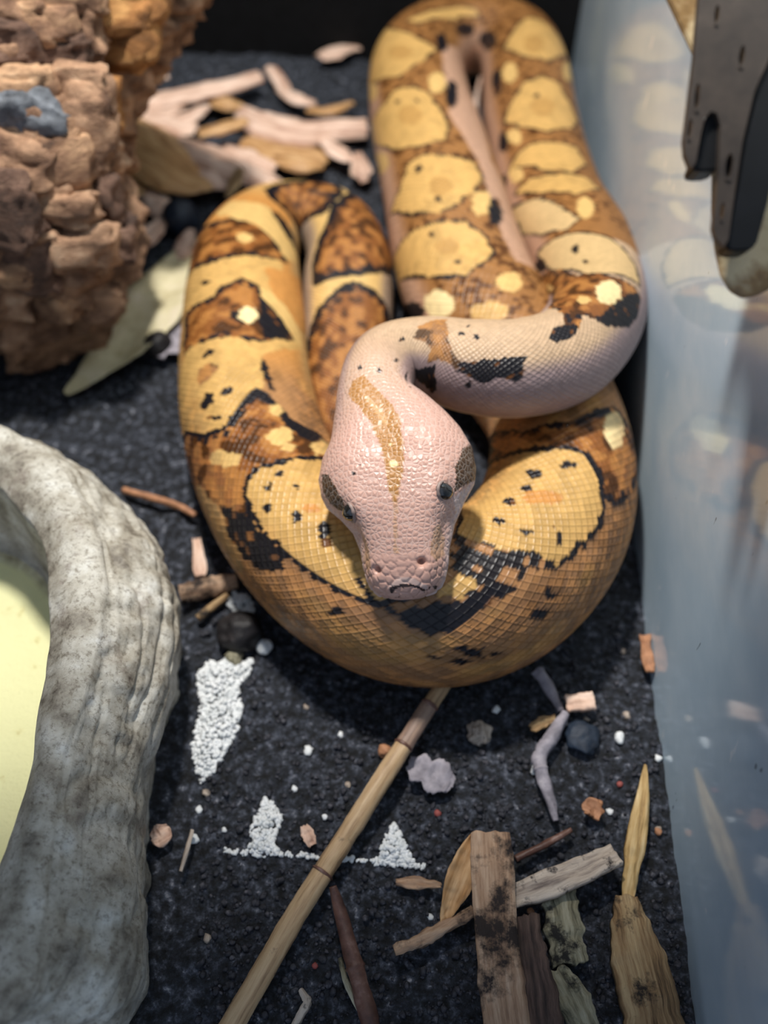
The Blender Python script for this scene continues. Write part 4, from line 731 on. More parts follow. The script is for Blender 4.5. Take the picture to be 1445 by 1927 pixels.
    nt.links.new(nz.outputs['Fac'], ad.inputs[0]); nt.links.new(mth('ADD', mh.outputs[0], dome), ad.inputs[2])
    bump_node(nt, b, ad.outputs[0], .5, .09)
    root = empty('snake', at(760, 1000, 0))
    tag(root, 'tan and brown patterned boa coiled on the soil with its pink head raised', 'snake')
    body = mesh_np('body', V, me_faces, m, root, colors=C)
    at1 = body.data.attributes.new('head', 'FLOAT', 'POINT'); at1.data.foreach_set('value', mask.astype(np.float32).ravel())
    bm_ = np.ones_like(S); bm_[hi] = 1 - k
    at2 = body.data.attributes.new('lattice', 'FLOAT_VECTOR', 'POINT'); at2.data.foreach_set('vector', np.stack([p, q, bm_], -1).astype(np.float32).ravel())
    tag(body, 'scaly body and head with yellow saddles and dark brown blotches')
    # ---- eyes
    ew, ent, eb = new_mat('snake_eye'); 
    en = noise_node(ent, 9, 3)
    er = ramp_node(ent, en.outputs['Fac'], [(.3, (12, 12, 13)), (.7, (48, 46, 44))])
    ent.links.new(er.outputs[0], eb.inputs['Base Color']); eb.inputs['Roughness'].default_value = .06
    eb.inputs['Coat Weight'].default_value = 1.0; eb.inputs['Coat Roughness'].default_value = .03
    pm = plain_mat('snake_pupil', (4, 4, 5), .08, .6)
    lidm = plain_mat('snake_eye_rim', (150, 130, 122), .5)
    for thE, dE in ((-.80, 2.5), (.92, 2.35)):
        sE = S_TOT - dE
        ctr = skin(sE, thE)
        cc, sd, uu = [v for v in ring(np.array(sE))[:3]]
        out = ctr - cc; out /= np.linalg.norm(out)
        i0 = int(np.argmin(np.abs(s - sE))); fwd = T[i0]
        out = out - fwd * (out @ fwd) - uu * .15 + fwd * .3; out /= np.linalg.norm(out)
        zz = uu - out * (uu @ out); zz /= np.linalg.norm(zz)
        xx = np.cross(out, zz)
        ec = ctr - out * .12
        nu, nv = 20, 14
        def cap(rx, ry, rz, amax, off):
            vv = [ec + out * (rz + off)]
            for a in range(1, nv + 1):
                ph = amax * a / nv
                for bq in range(nu):
                    t = 2 * math.pi * bq / nu
                    vv.append(ec + xx * rx * math.sin(ph) * math.cos(t) + zz * ry * math.sin(ph) * math.sin(t) + out * (rz * math.cos(ph) + off))
            ff = [(0, 1 + b_, 1 + (b_ + 1) % nu) for b_ in range(nu)]
            for a in range(nv - 1):
                ff += [(1 + a * nu + b_, 1 + (a + 1) * nu + b_, 1 + (a + 1) * nu + (b_ + 1) % nu, 1 + a * nu + (b_ + 1) % nu) for b_ in range(nu)]
            return np.array(vv), ff
        vv, ff = cap(.25, .33, .29, 2.2, 0)
        eye = mesh_np('eye', vv, ff, ew, root)
        tag(eye, 'glossy dark grey eye')
        vv, ff = cap(.09, .29, .284, 1.2, .014)
        pu = mesh_np('pupil', vv, ff, pm, None); pu.parent = eye
        tag(pu, 'black vertical slit pupil')
        # rim of small scales round the eye
        vv, ff = [], []
        nb = 40
        for a in range(nb):
            t = 2 * math.pi * a / nb
            rd = xx * math.cos(t) + zz * math.sin(t)
            bumpy = 1 + .12 * math.sin(a * 2 * math.pi / 4)
            for bq in range(8):
                f_ = 2 * math.pi * bq / 8
                vv.append(ec + (xx * math.cos(t) * .25 + zz * math.sin(t) * .33) + rd * .05 * bumpy * math.cos(f_) + out * (.065 + .05 * bumpy * math.sin(f_)))
        for a in range(nb):
            for bq in range(8):
                ff.append((a * 8 + bq, ((a + 1) % nb) * 8 + bq, ((a + 1) % nb) * 8 + (bq + 1) % 8, a * 8 + (bq + 1) % 8))
        mesh_np('eye_rim', np.array(vv), ff, lidm, root)
    return root
snake = build_snake()

# ---------- debris builders ----------
def soil_z(x, y):
    return float(soil_height(np.array([float(x)]), np.array([float(y)]))[0])
def strip(name, pts, thick, curl, mat, seed=0, twist=0, ragged=.25, nx=9, parent=None, wav=.05):
    """a leaf, splinter or plank: pts = (pixel x, pixel y, height of its middle, half width)"""
    W = np.array([at(p[0], p[1], p[2]) for p in pts]); hw = np.array([[p[3], 0, 0] for p in pts])
    c = catmull(W, 14); h = np.maximum(catmull(hw, 14)[:, 0], .03)
    n = len(c)
    T = np.gradient(c, axis=0); T /= np.linalg.norm(T, axis=-1, keepdims=True)
    side = np.cross(T, [0, 0, 1.0]); side /= np.linalg.norm(side, axis=-1, keepdims=True)
    up = np.cross(side, T)
    tw = np.linspace(0, twist, n)[:, None]
    side, up = side * np.cos(tw) + up * np.sin(tw), up * np.cos(tw) - side * np.sin(tw)
    x = np.linspace(-1, 1, nx)
    g = np.random.default_rng(seed)
    edge = 1 + ragged * .6 * fbm(np.stack([np.arange(n) * .13, np.zeros(n), np.zeros(n) + seed], -1), seed + 1)
    off = np.zeros((n, nx)); k = max(2, n // 14)
    end0, end1 = g.random(nx) - .5, g.random(nx) - .5
    V = []
    for lay in (1, -1):
        z = curl * (x[None] ** 2 - .4) * h[:, None] + lay * thick / 2 + wav * vnoise(np.stack(np.broadcast_arrays(np.arange(n)[:, None] * .25, x[None] * 2.0, np.float64(seed)), -1), seed + 2)
        p = c[:, None] + side[:, None] * (x[None] * (h * edge)[:, None])[..., None] + up[:, None] * z[..., None]
        L = np.linalg.norm(c[-1] - c[0])
        p[0] += T[0] * (end0 * ragged * 1.2 * h[0])[:, None]; p[-1] += T[-1] * (end1 * ragged * 1.2 * h[-1])[:, None]
        V.append(p)
    a = grid_faces(n, nx); b = a[:, ::-1] + n * nx
    F = [a, b]; q = n * nx
    i = np.arange(n - 1)
    F.append(np.stack([i * nx, (i + 1) * nx, (i + 1) * nx + q, i * nx + q], -1))
    F.append(np.stack([i * nx + nx - 1, i * nx + nx - 1 + q, (i + 1) * nx + nx - 1 + q, (i + 1) * nx + nx - 1], -1))
    j = np.arange(nx - 1)
    F.append(np.stack([j, j + q, j + 1 + q, j + 1], -1))
    e = (n - 1) * nx
    F.append(np.stack([e + j, e + j + 1, e + j + 1 + q, e + j + q], -1))
    o = mesh_np(name, np.vstack([v.reshape(-1, 3) for v in V]), np.vstack(F), mat, parent)
    al = np.concatenate([[0], np.cumsum(np.linalg.norm(np.diff(c, axis=0), axis=1))])
    G = np.stack(np.broadcast_arrays(x[None] * h[:, None], al[:, None], np.float64(seed * 3.7)), -1).reshape(-1, 3)
    return put_grain(o, np.vstack([G, G]))
def tube(name, pts, mat, seed=0, rough=.06, nodes=(), parent=None, nt_=14, flat=1.0):
    """a stick: pts = (pixel x, pixel y, height, radius); nodes = joints along it, 0..1"""
    c = catmull([at(p[0], p[1], p[2]) for p in pts], 24); r = catmull([[p[3], 0, 0] for p in pts], 24)[:, 0]
    n = len(c); t = np.linspace(0, 1, n)
    for q in nodes: r = r * (1 + .16 * np.exp(-((t - q) / .008) ** 2))
    T = np.gradient(c, axis=0); T /= np.linalg.norm(T, axis=-1, keepdims=True)
    side = np.cross(T, [0, 0, 1.0]); side /= np.linalg.norm(side, axis=-1, keepdims=True); up = np.cross(side, T)
    th = np.arange(nt_) / nt_ * 2 * math.pi
    d = side[:, None] * np.cos(th)[None, :, None] + up[:, None] * np.sin(th)[None, :, None] * flat
    w = c[:, None] + d
    rr = r[:, None] * (1 + rough * fbm(w * 3.0, seed, 3))
    V = (c[:, None] + d * rr[..., None]).reshape(-1, 3)
    F = grid_faces(n, nt_, True)
    j = np.arange(nt_ // 2 - 1); cq = np.stack([j, j + 1, nt_ - 2 - j, nt_ - 1 - j], -1)
    o = mesh_np(name, V, np.vstack([F, cq[:, ::-1], cq + (n - 1) * nt_]), mat, parent)
    al = np.concatenate([[0], np.cumsum(np.linalg.norm(np.diff(c, axis=0), axis=1))])
    return put_grain(o, np.stack([r[:, None] * np.cos(th)[None], np.repeat(al[:, None], nt_, 1), r[:, None] * np.sin(th)[None] + seed * 3.7], -1).reshape(-1, 3))
def ico(sub=2):
    import bmesh
    bm = bmesh.new(); bmesh.ops.create_icosphere(bm, subdivisions=sub, radius=1)
    V = np.array([v.co[:] for v in bm.verts]); F = np.array([[v.index for v in f.verts] for f in bm.faces]); bm.free()
    return V, F
ICO1, ICO2, ICO3 = ico(1), ico(2), ico(4)
def lump(name, px, py, r, mat, seed=0, squash=.8, amp=.18, sink=.15, sub=None, parent=None):
    V, F = sub or ICO3
    p = at(px, py, r * squash * .8)
    d = 1 + amp * fbm(V * 1.4 + seed * 7.3, seed, 4)
    W = V * d[:, None] * r; W[:, 2] *= squash
    z0 = soil_z(p[0], p[1])
    G = W.copy()
    W = W + np.array([p[0], p[1], z0 + r * squash * (1 - sink)])
    return put_grain(mesh_np(name, W, F, mat, parent), G)
def scatter(name, spots, mat, sub=ICO1, amp=.2):
    """many grains in one mesh: spots = (x, y, z, r)"""
    V, F = sub; Sp = np.array(spots, float); n = len(Sp)
    a = rng.random((n, 2)) * 6.28
    ca, sa, cb, sb = np.cos(a[:, 0]), np.sin(a[:, 0]), np.cos(a[:, 1]), np.sin(a[:, 1]); z = np.zeros(n)
    R = np.stack([np.stack([ca, -sa * cb, sa * sb], -1), np.stack([sa, ca * cb, -ca * sb], -1), np.stack([z, sb, cb], -1)], 1)
    L = V[None] * (1 + amp * (rng.random((n, len(V), 1)) - .5) * 2) * Sp[:, None, 3:4] * np.array([1, .85, .75])
    W = np.einsum('nij,nvj->nvi', R, L) + Sp[:, None, :3]
    FF = F[None] + (np.arange(n) * len(V))[:, None, None]
    return mesh_np(name, W.reshape(-1, 3), FF.reshape(-1, 3), mat, smooth=sub is not ICO1)

MAT['bamboo'] = rough_mat('bamboo_stick', [(.30, (120, 92, 66)), (.48, (184, 152, 114)), (.7, (212, 184, 146))], 5, .5, .4, 14, .03, (1, .08, 1), stains=((70, 52, 44), .9, .6), grain=True)
MAT['redtwig'] = rough_mat('red_twig', [(.3, (66, 44, 38)), (.55, (108, 76, 64)), (.75, (150, 122, 112))], 1.6, .4, .4, 8, .03)
MAT['greyroot'] = rough_mat('grey_root', [(.3, (104, 100, 108)), (.6, (158, 152, 160)), (.8, (190, 184, 188))], 2, .65, .5, 8, .04)
MAT['plank'] = rough_mat('dirty_plank', [(.32, (112, 84, 66)), (.48, (172, 138, 110)), (.68, (208, 178, 150))], 5, .7, .8, 14, .06, (1, .10, 1), stains=((44, 34, 30), .55, .52), grain=True)
MAT['palewood'] = rough_mat('pale_wood', [(.32, (120, 106, 98)), (.48, (190, 174, 158)), (.68, (226, 212, 196))], 5, .7, .8, 14, .06, (1, .12, 1), stains=((46, 40, 40), 1.6, .54), grain=True)
MAT['greenwood'] = rough_mat('greenish_wood', [(.34, (70, 66, 52)), (.48, (146, 140, 114)), (.68, (196, 190, 166))], 5, .75, 1.0, 12, .08, (1, .12, 1), stains=((38, 36, 32), 1.3, .54), grain=True)
MAT['wood'] = rough_mat('wood_chip', [(.34, (76, 56, 36)), (.48, (158, 126, 88)), (.66, (206, 178, 134))], 5, .65, 1.0, 14, .08, (1, .07, 1), stains=((48, 38, 30), 1.0, .57), grain=True)
MAT['strawwood'] = rough_mat('straw_wood', [(.34, (122, 92, 52)), (.5, (194, 160, 104)), (.68, (226, 200, 150))], 6, .6, .8, 14, .05, (1, .08, 1), stains=((50, 40, 30), 1.2, .60), grain=True)
MAT['leafpink'] = rough_mat('dry_leaf_pink', [(.34, (170, 130, 110)), (.5, (216, 182, 160)), (.68, (238, 212, 194))], 3.5, .6, .5, 9, .06, (1, .12, 1), grain=True)
MAT['leafbrown'] = rough_mat('dry_leaf_brown', [(.34, (124, 86, 50)), (.5, (186, 142, 94)), (.68, (218, 180, 134))], 3.5, .55, .5, 9, .06, (1, .12, 1), grain=True)
MAT['leafcream'] = rough_mat('dry_leaf_cream', [(.3, (168, 154, 116)), (.55, (206, 196, 160)), (.8, (220, 206, 190))], .8, .6, .4, 5, .06)
MAT['orangechip'] = rough_mat('orange_chip', [(.3, (128, 86, 60)), (.6, (184, 132, 96)), (.8, (210, 168, 132))], 2, .6, .6, 8, .04)
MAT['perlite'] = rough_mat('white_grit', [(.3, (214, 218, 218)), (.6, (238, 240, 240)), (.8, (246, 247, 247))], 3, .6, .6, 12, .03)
MAT['darklump'] = rough_mat('dark_lump', [(.3, (16, 15, 17)), (.6, (36, 33, 34)), (.8, (66, 60, 60))], 2, .5, .6, 7, .05)
MAT['bluelump'] = rough_mat('blue_black_lump', [(.3, (16, 22, 32)), (.6, (36, 48, 64)), (.8, (60, 74, 90))], 1.5, .55, .5, 7, .05)
MAT['redgrit'] = rough_mat('red_grit', [(.3, (130, 60, 56)), (.7, (170, 92, 84))], 2, .6, .5, 8, .04)
MAT['resin'] = None

# ---------- water bowl ----------
def bowl_mat():
    m, nt, b = new_mat('stone_resin')
    geo = nt.nodes.new('ShaderNodeVertexColor'); geo.layer_name = 'Col'
    n = noise_node(nt, .9, 7, .65)
    r = ramp_node(nt, n.outputs['Fac'], [(.30, (104, 95, 84)), (.44, (166, 159, 144)), (.58, (200, 196, 184)), (.70, (218, 217, 210))])
    sep = nt.nodes.new('ShaderNodeSeparateColor')
    nt.links.new(geo.outputs[0], sep.inputs[0])
    mx = r
    st = ramp_node(nt, noise_node(nt, .55, 8, .72).outputs['Fac'], [(.6, (0, 0, 0)), (.72, (255, 255, 255))])
    mf = nt.nodes.new('ShaderNodeMath'); mf.operation = 'MULTIPLY'; mf.inputs[1].default_value = .6
    nt.links.new(st.outputs[0], mf.inputs[0])
    fg = ramp_node(nt, noise_node(nt, 6, 6, .8).outputs['Fac'], [(.36, (150, 140, 128)), (.5, (255, 255, 255)), (.62, (255, 255, 255))])
    mg = nt.nodes.new('ShaderNodeMixRGB'); mg.blend_type = 'MULTIPLY'; mg.inputs[0].default_value = .8
    nt.links.new(mx.outputs[0], mg.inputs[1]); nt.links.new(fg.outputs[0], mg.inputs[2]); mx = mg
    m2 = nt.nodes.new('ShaderNodeMixRGB'); nt.links.new(mf.outputs[0], m2.inputs[0]); nt.links.new(mx.outputs[0], m2.inputs[1]); m2.inputs[2].default_value = (*lin(104, 84, 78), 1)
    fl_ = ramp_node(nt, noise_node(nt, 1.0, 8, .75).outputs['Fac'], [(.6, (253, 248, 200)), (.68, (226, 212, 150)), (.76, (120, 100, 66))])
    m3 = nt.nodes.new('ShaderNodeMixRGB'); nt.links.new(sep.outputs[1], m3.inputs[0]); nt.links.new(m2.outputs[0], m3.inputs[1]); nt.links.new(fl_.outputs[0], m3.inputs[2])
    nt.links.new(m3.outputs[0], b.inputs['Base Color'])
    b.inputs['Roughness'].default_value = .42
    b.inputs['Specular IOR Level'].default_value = .5
    bn = noise_node(nt, 3, 9, .75)
    bump_node(nt, b, bn.outputs['Fac'], .6, .08)
    return m
MAT['resin'] = bowl_mat()
def build_bowl():
    H = 5.0
    ctr = at(-230, 1330, 0)[:2]
    def loop(pix, z, r0):
        pts = np.array([at(p[0], p[1], z)[:2] for p in pix]) - ctr
        a = np.arctan2(pts[:, 1], pts[:, 0]); r = np.hypot(pts[:, 0], pts[:, 1])
        o = np.argsort(a); a, r = a[o], r[o]
        extra = [x for x in np.linspace(-math.pi, math.pi, 25)[:-1] if x < a[0] - .35 or x > a[-1] + .35]
        a = np.concatenate([a, extra]); r = np.concatenate([r, np.full(len(extra), r0)])
        o = np.argsort(a); a, r = a[o], r[o]
        A = np.linspace(-math.pi, math.pi, 561)[:-1]
        R = np.interp(A, np.concatenate([a[-2:] - 2 * math.pi, a, a[:2] + 2 * math.pi]), np.concatenate([r[-2:], r, r[:2]]))
        k = np.hanning(25); k /= k.sum()
        R = np.convolve(np.concatenate([R[-12:], R, R[:12]]), k, 'valid')
        return A, R
    ridge = loop([(0, 805), (60, 830), (112, 872), (143, 930), (176, 1010), (188, 1100), (185, 1200), (165, 1290), (140, 1360), (112, 1420), (97, 1520), (88, 1620), (76, 1720), (66, 1850), (60, 1950)], H, 7.4)
    inner = loop([(0, 915), (38, 962), (76, 1012), (90, 1080), (93, 1150), (86, 1250), (70, 1350), (58, 1430), (32, 1540), (-5, 1640), (-50, 1720)], H - .35, 6.0)
    mid = loop([(182, 905), (252, 957), (307, 1030), (334, 1110), (344, 1190), (326, 1290), (288, 1380), (262, 1460), (254, 1600), (252, 1750), (252, 1950)], 2.9, 8.6)
    foot = loop([(352, 1238), (336, 1330), (293, 1420), (280, 1500), (279, 1620), (282, 1800), (284, 1960)], 0, 9.0)
    A = ridge[0]
    # profile from the bowl floor's middle out over the rim and down to the soil
    prof = [(.02, .5), (.5, .5), (.9, .5), (.94, .6), (.965, 1.0), (.98, 2.0), (.99, 3.2), (1.0, 4.3)]
    rows = [(inner[1] * k, np.full_like(A, z), 0, 1.0 if z < .55 else 0) for k, z in prof]
    for t in np.linspace(0, 1, 30):
        rows.append((inner[1] * (1 - t) + ridge[1] * t, H - .35 + .35 * t + .28 * math.sin(math.pi * t) + 0 * A, 0, 0))
    def mono(t):   # ridge -> mid -> foot, a bulging wall
        w0, w1, w2 = (1 - t) ** 2 * 1.0, 0, 0
        if t < .5:
            q = t / .5; e = math.sin(q * math.pi / 2)
            return ridge[1] * (1 - e) + mid[1] * e, H * (1 - q) + 2.9 * q
        q = (t - .5) / .5; e = q * q * (3 - 2 * q)
        return mid[1] * (1 - e) + foot[1] * e, 2.9 * (1 - q) - .25 * q
    for t in np.linspace(.015, 1, 96):
        R, z = mono(t)
        rows.append((R, z + 0 * A, min(1, t / .05), 0))
    V, C = [], []
    for R, z, o, f in rows:
        V.append(np.stack([ctr[0] + R * np.cos(A), ctr[1] + R * np.sin(A), z], -1)); C.append(np.tile([o, f, 0], (len(A), 1)))
    V = np.array(V); C = np.array(C, float)
    N = np.cross(np.gradient(V, axis=1), np.gradient(V, axis=0)); N /= np.linalg.norm(N, axis=-1, keepdims=True) + 1e-9
    N = -N if N[-40, 280] @ np.array([math.cos(A[280]), math.sin(A[280]), 0]) < 0 else N
    q = V.copy(); q[..., 2] *= .35
    chis = fbm(q * .75, 41, 3); chis2 = np.abs(vnoise(q * np.array([1.25, 1.25, .9]) + .25 * V[..., 2:3], 51))
    hill = 1.1 * np.sqrt(np.maximum(np.arange(len(V))[:, None] - (len(V) - 96), 0)) * .55 + 0 * V[..., 2]      # distance down the wall
    arc = np.stack([np.broadcast_to((A * 8.5)[None], V.shape[:2]) * .30, hill * 1.35 + .25 * A[None] * 8.5 * .4, 0 * V[..., 2]], -1)
    stroke = 1 - np.abs(vnoise(arc, 52)); stroke2 = 1 - np.abs(vnoise(arc * np.array([1.9, 1.6, 1]) + 7.7, 53))
    facet = np.floor(vnoise(arc * np.array([.8, .9, 1]) + 3.3, 54) * 4) / 4
    pits = sstep(.62, .8, vnoise(V * 2.3, 57))
    dent = (-.09 * sstep(.72, 1, stroke) - .045 * sstep(.70, 1, stroke2) + .07 * facet - .08 * pits + .08 * chis - .10 * (sstep(.55, .98, 1 - chis2)) + .03 * fbm(V * 2.2, 61, 3)) * (C[..., 0:1][..., 0]) + .05 * fbm(V * .9, 71, 3) * (1 - C[..., 0]) * (1 - C[..., 1])
    # a deep groove under the rim at the back
    V = V + N * dent[..., None]
    n, m = V.shape[:2]
    root = empty('water_bowl', (ctr[0], ctr[1], 0))
    tag(root, 'grey brown imitation stone water bowl with a yellow floor', 'bowl')
    j = np.arange(m // 2 - 1)
    F = grid_faces(n, m, True)
    mesh_np('bowl_shell', V.reshape(-1, 3), np.vstack([F, np.stack([j, j + 1, m - 2 - j, m - 1 - j], -1)[:, ::-1]]), MAT['resin'], root, colors=C.reshape(-1, 3))
    # shallow water
    wm = bpy.data.materials.new('water'); wm.use_nodes = True; nt = wm.node_tree; nt.nodes.clear()
    o_ = nt.nodes.new('ShaderNodeOutputMaterial'); tr = nt.nodes.new('ShaderNodeBsdfTransparent'); tr.inputs[0].default_value = (.97, .98, .93, 1)
    gl = nt.nodes.new('ShaderNodeBsdfGlossy'); gl.inputs['Roughness'].default_value = .03
    fr = nt.nodes.new('ShaderNodeFresnel'); fr.inputs['IOR'].default_value = 1.33
    ms = nt.nodes.new('ShaderNodeMixShader')
    nt.links.new(fr.outputs[0], ms.inputs[0]); nt.links.new(tr.outputs[0], ms.inputs[1]); nt.links.new(gl.outputs[0], ms.inputs[2]); nt.links.new(ms.outputs[0], o_.inputs[0])
    R = inner[1] * .955
    Vw = np.vstack([np.stack([ctr[0] + R * k * np.cos(A), ctr[1] + R * k * np.sin(A), np.full_like(A, .8)], -1) for k in (.05, .5, 1.0)])
    w_ = mesh_np('water', Vw, np.vstack([grid_faces(3, len(A), True), np.stack([j, j + 1, m - 2 - j, m - 1 - j], -1)]), wm, root)
    tag(w_, 'shallow clear water')
    return root
build_bowl()

# ---------- cork bark ----------
MAT['cork'] = rough_mat('cork', [(.25, (44, 30, 24)), (.42, (112, 82, 62)), (.58, (176, 138, 108)), (.75, (222, 190, 158))], .55, .8, 1.0, 3.2, .18, (1, 1, 1.8), stains=((104, 112, 122), .22, .62))
MAT['corkplate'] = rough_mat('cork_plate', [(.28, (58, 42, 34)), (.45, (134, 100, 76)), (.62, (194, 154, 118)), (.8, (226, 194, 160))], .6, .8, 1.0, 4, .14, (1, 1, 2.2))
MAT['corkdark'] = rough_mat('cork_dark', [(.28, (40, 30, 26)), (.5, (104, 78, 64)), (.7, (160, 128, 108)), (.85, (200, 170, 146))], .7, .85, 1.0, 4, .14, (1, 1, 2.2))
MAT['corkgold'] = rough_mat('cork_gold', [(.28, (74, 46, 24)), (.48, (156, 106, 58)), (.68, (206, 154, 94)), (.85, (232, 196, 146))], .7, .8, 1.0, 4, .14, (1, 1, 2.2))
MAT['lichen'] = rough_mat('grey_lichen', [(.3, (70, 72, 76)), (.6, (112, 116, 122)), (.85, (150, 154, 160))], 2, .8, .8, 6, .08)
def build_cork():
    ctl = [(75, 590, .9, 2.2), (62, 535, 2.8, 3.3), (40, 440, 4.9, 4.2), (20, 310, 6.8, 4.2), (40, 180, 8.2, 4.0), (95, 70, 9.6, 4.1), (140, -40, 11.0, 4.6), (170, -160, 12.5, 4.8)]
    P0 = np.array([at(p[0], p[1], p[2]) for p in ctl])
    c = catmull(P0, 26); r = catmull([[p[3], 0, 0] for p in ctl], 26)[:, 0]
    n = len(c); m = 200
    T = np.gradient(c, axis=0); T /= np.linalg.norm(T, axis=-1, keepdims=True)
    side = np.cross(T, [1.0, 0, 0]); side /= np.linalg.norm(side, axis=-1, keepdims=True); up = np.cross(side, T)
    th = np.arange(m) / m * 2 * math.pi
    d = side[:, None] * np.cos(th)[None, :, None] + up[:, None] * np.sin(th)[None, :, None]
    V = c[:, None] + d * r[:, None, None]
    q = V * np.array([1, 1, 1.6])
    lay = np.abs(vnoise(q * np.array([.45, .45, .55]), 3))
    rid = 1 - np.abs(fbm(q * .42, 9, 4))
    dd = .9 * fbm(V * .22, 5, 3) + .75 * (rid - .6) - .7 * (1 - sstep(0, .22, lay)) + .22 * fbm(q * 1.6, 15, 3)
    V = V + d * dd[..., None]
    V[..., 2] = np.maximum(V[..., 2], -.1)
    root = empty('cork_bark', (P0[0][0], P0[0][1], 0))
    tag(root, 'rugged chunk of layered brown cork bark leaning against the back', 'bark')
    j = np.arange(m // 2 - 1); cq = np.stack([j, j + 1, m - 2 - j, m - 1 - j], -1)
    mesh_np('bark_core', V.reshape(-1, 3), np.vstack([grid_faces(n, m, True), cq[:, ::-1], cq + (n - 1) * m]), MAT['cork'], root)
    # flaking blocks on its face: pixel x, y, half width, half depth, half height, kind of bark
    A_, F_ = ICO3
    spots = [(105, 590, 1.0, .7, .55, 0), (185, 565, .9, .7, .6, 1), (30, 585, .9, .8, .7, 1), (55, 490, 1.0, .8, 1.1, 2), (145, 470, 1.2, .8, .8, 1), (222, 470, .8, .8, .7, 2), (110, 400, 1.3, .8, .6, 1),
             (15, 405, 1.1, .9, 1.0, 2), (190, 395, .8, .7, .9, 2), (118, 310, 1.0, .8, 1.4, 0), (165, 250, .8, .8, 1.2, 1), (60, 345, .7, .7, .6, 1), (30, 165, 1.1, .8, .7, 0), (95, 120, 1.2, .8, .7, 2),
             (150, 165, 1.2, .8, .8, 1), (215, 70, 1.5, 1.0, 1.2, 3), (60, 55, 1.2, .8, .6, 0), (145, 70, 1.3, .8, .8, 1), (240, 5, 1.3, 1.0, .9, 3), (110, 10, 1.2, .9, .6, 0), (15, 85, 1.0, .8, .7, 2), (192, 190, .8, .7, .9, 3), (15, 520, .9, .7, .6, 0)]
    flat = V.reshape(-1, 3); fx, fy = project(flat)
    dep = (flat - CAM) @ FWD
    SQ = np.sign(A_) * np.abs(A_) ** .62
    kinds = [MAT['corkplate'], MAT['cork'], MAT['corkdark'], MAT['corkgold']]
    for k, (px, py, a, b, e, kd) in enumerate(spots):
        near = np.where(np.hypot(fx - px, fy - py) < 14)[0]
        if not len(near): continue
        p = flat[near[dep[near].argmin()]]
        dsp = 1 + .38 * fbm(A_ * np.array([1.0, 1.0, 1.5]) + k * 5.1, 90 + k, 4) - .10 * sstep(.7, 1, 1 - np.abs(vnoise(np.stack([A_[:, 0] * .4, A_[:, 1] * .4, A_[:, 2] * e * 5], -1) + k, 300 + k)))
        W = SQ * dsp[:, None] * np.array([a, b * .8, e])
        t = (k * 1.7) % .9 - .45
        W = W @ np.array([[math.cos(t), -math.sin(t), 0], [math.sin(t), math.cos(t), 0], [0, 0, 1]]).T
        W = W @ np.array([[1, 0, .25 * t], [0, 1, .35], [-.25 * t, -.2, 1]]).T
        mesh_np('bark_plate', W + p + np.array([0, .5, -.05]), F_, kinds[kd], root)
    near = np.where(np.hypot(fx - 40, fy - 245) < 18)[0]
    if len(near):
        p = flat[near[dep[near].argmin()]]
        dsp = 1 + .4 * fbm(A_ * 1.6, 200, 4)
        lo = mesh_np('lichen_patch', A_ * dsp[:, None] * np.array([1.3, .6, .85]) + p + np.array([0, .35, 0]), F_, MAT['lichen'], root)
        tag(lo, 'grey blue lichen patch')
build_cork()

# ---------- bracket and plastic plate by the glass ----------
MAT['blackmetal'] = rough_mat('black_metal', [(.3, (44, 38, 34)), (.6, (66, 57, 50)), (.8, (88, 78, 70))], 1.2, .42, .25, 10, .02, spec=.5)
MAT['blackshade'] = rough_mat('black_plastic', [(.3, (8, 8, 9)), (.8, (20, 21, 24))], 1.2, .4, .15, 10, .02)
def plate(name, pix, dep, thick, mat, parent=None, bevel=.04, holes=()):
    """a plate facing the viewer's side of the tank: outline corners at one distance, extruded away"""
    import bmesh
    bm = bmesh.new()
    if holes:                                        # outline and holes filled together, then given thickness
        es = []
        for lp in [pix] + list(holes):
            vs_ = [bm.verts.new(at_depth(p[0], p[1], dep) * U) for p in lp]
            es += [bm.edges.new((vs_[i], vs_[(i + 1) % len(vs_)])) for i in range(len(vs_))]
        fc = bmesh.ops.triangle_fill(bm, use_beauty=True, use_dissolve=False, edges=es, normal=-FWD)
        ex = bmesh.ops.extrude_face_region(bm, geom=[x for x in bm.faces], use_keep_orig=True)
        bmesh.ops.translate(bm, verts=[x for x in ex['geom'] if isinstance(x, bmesh.types.BMVert)], vec=Vector(FWD * thick * U))
        bmesh.ops.recalc_face_normals(bm, faces=bm.faces)
        me = bpy.data.meshes.new(name); bm.to_mesh(me); bm.free(); me.materials.append(mat)
        o = bpy.data.objects.new(name, me); col.objects.link(o)
        o.parent = parent; o.matrix_parent_inverse = Matrix.Translation(-parent.location)
        return o
    f = [bm.verts.new(at_depth(p[0], p[1], dep) * U) for p in pix]
    b = [bm.verts.new((at_depth(p[0], p[1], dep) + FWD * thick) * U) for p in pix]
    n = len(pix)
    bm.faces.new(f); bm.faces.new(b[::-1])
    for i in range(n): bm.faces.new((f[i], b[i], b[(i + 1) % n], f[(i + 1) % n]))
    bmesh.ops.recalc_face_normals(bm, faces=bm.faces)
    if bevel:
        bmesh.ops.bevel(bm, geom=[e for e in bm.edges], offset=bevel * U, segments=2, affect='EDGES', clamp_overlap=True)
    bmesh.ops.triangulate(bm, faces=[x for x in bm.faces if len(x.verts) > 4])
    me = bpy.data.meshes.new(name); bm.to_mesh(me); bm.free(); me.materials.append(mat)
    o = bpy.data.objects.new(name, me); col.objects.link(o)
    if parent is not None:
        o.parent = parent; o.matrix_parent_inverse = Matrix.Translation(-parent.location)
    return o
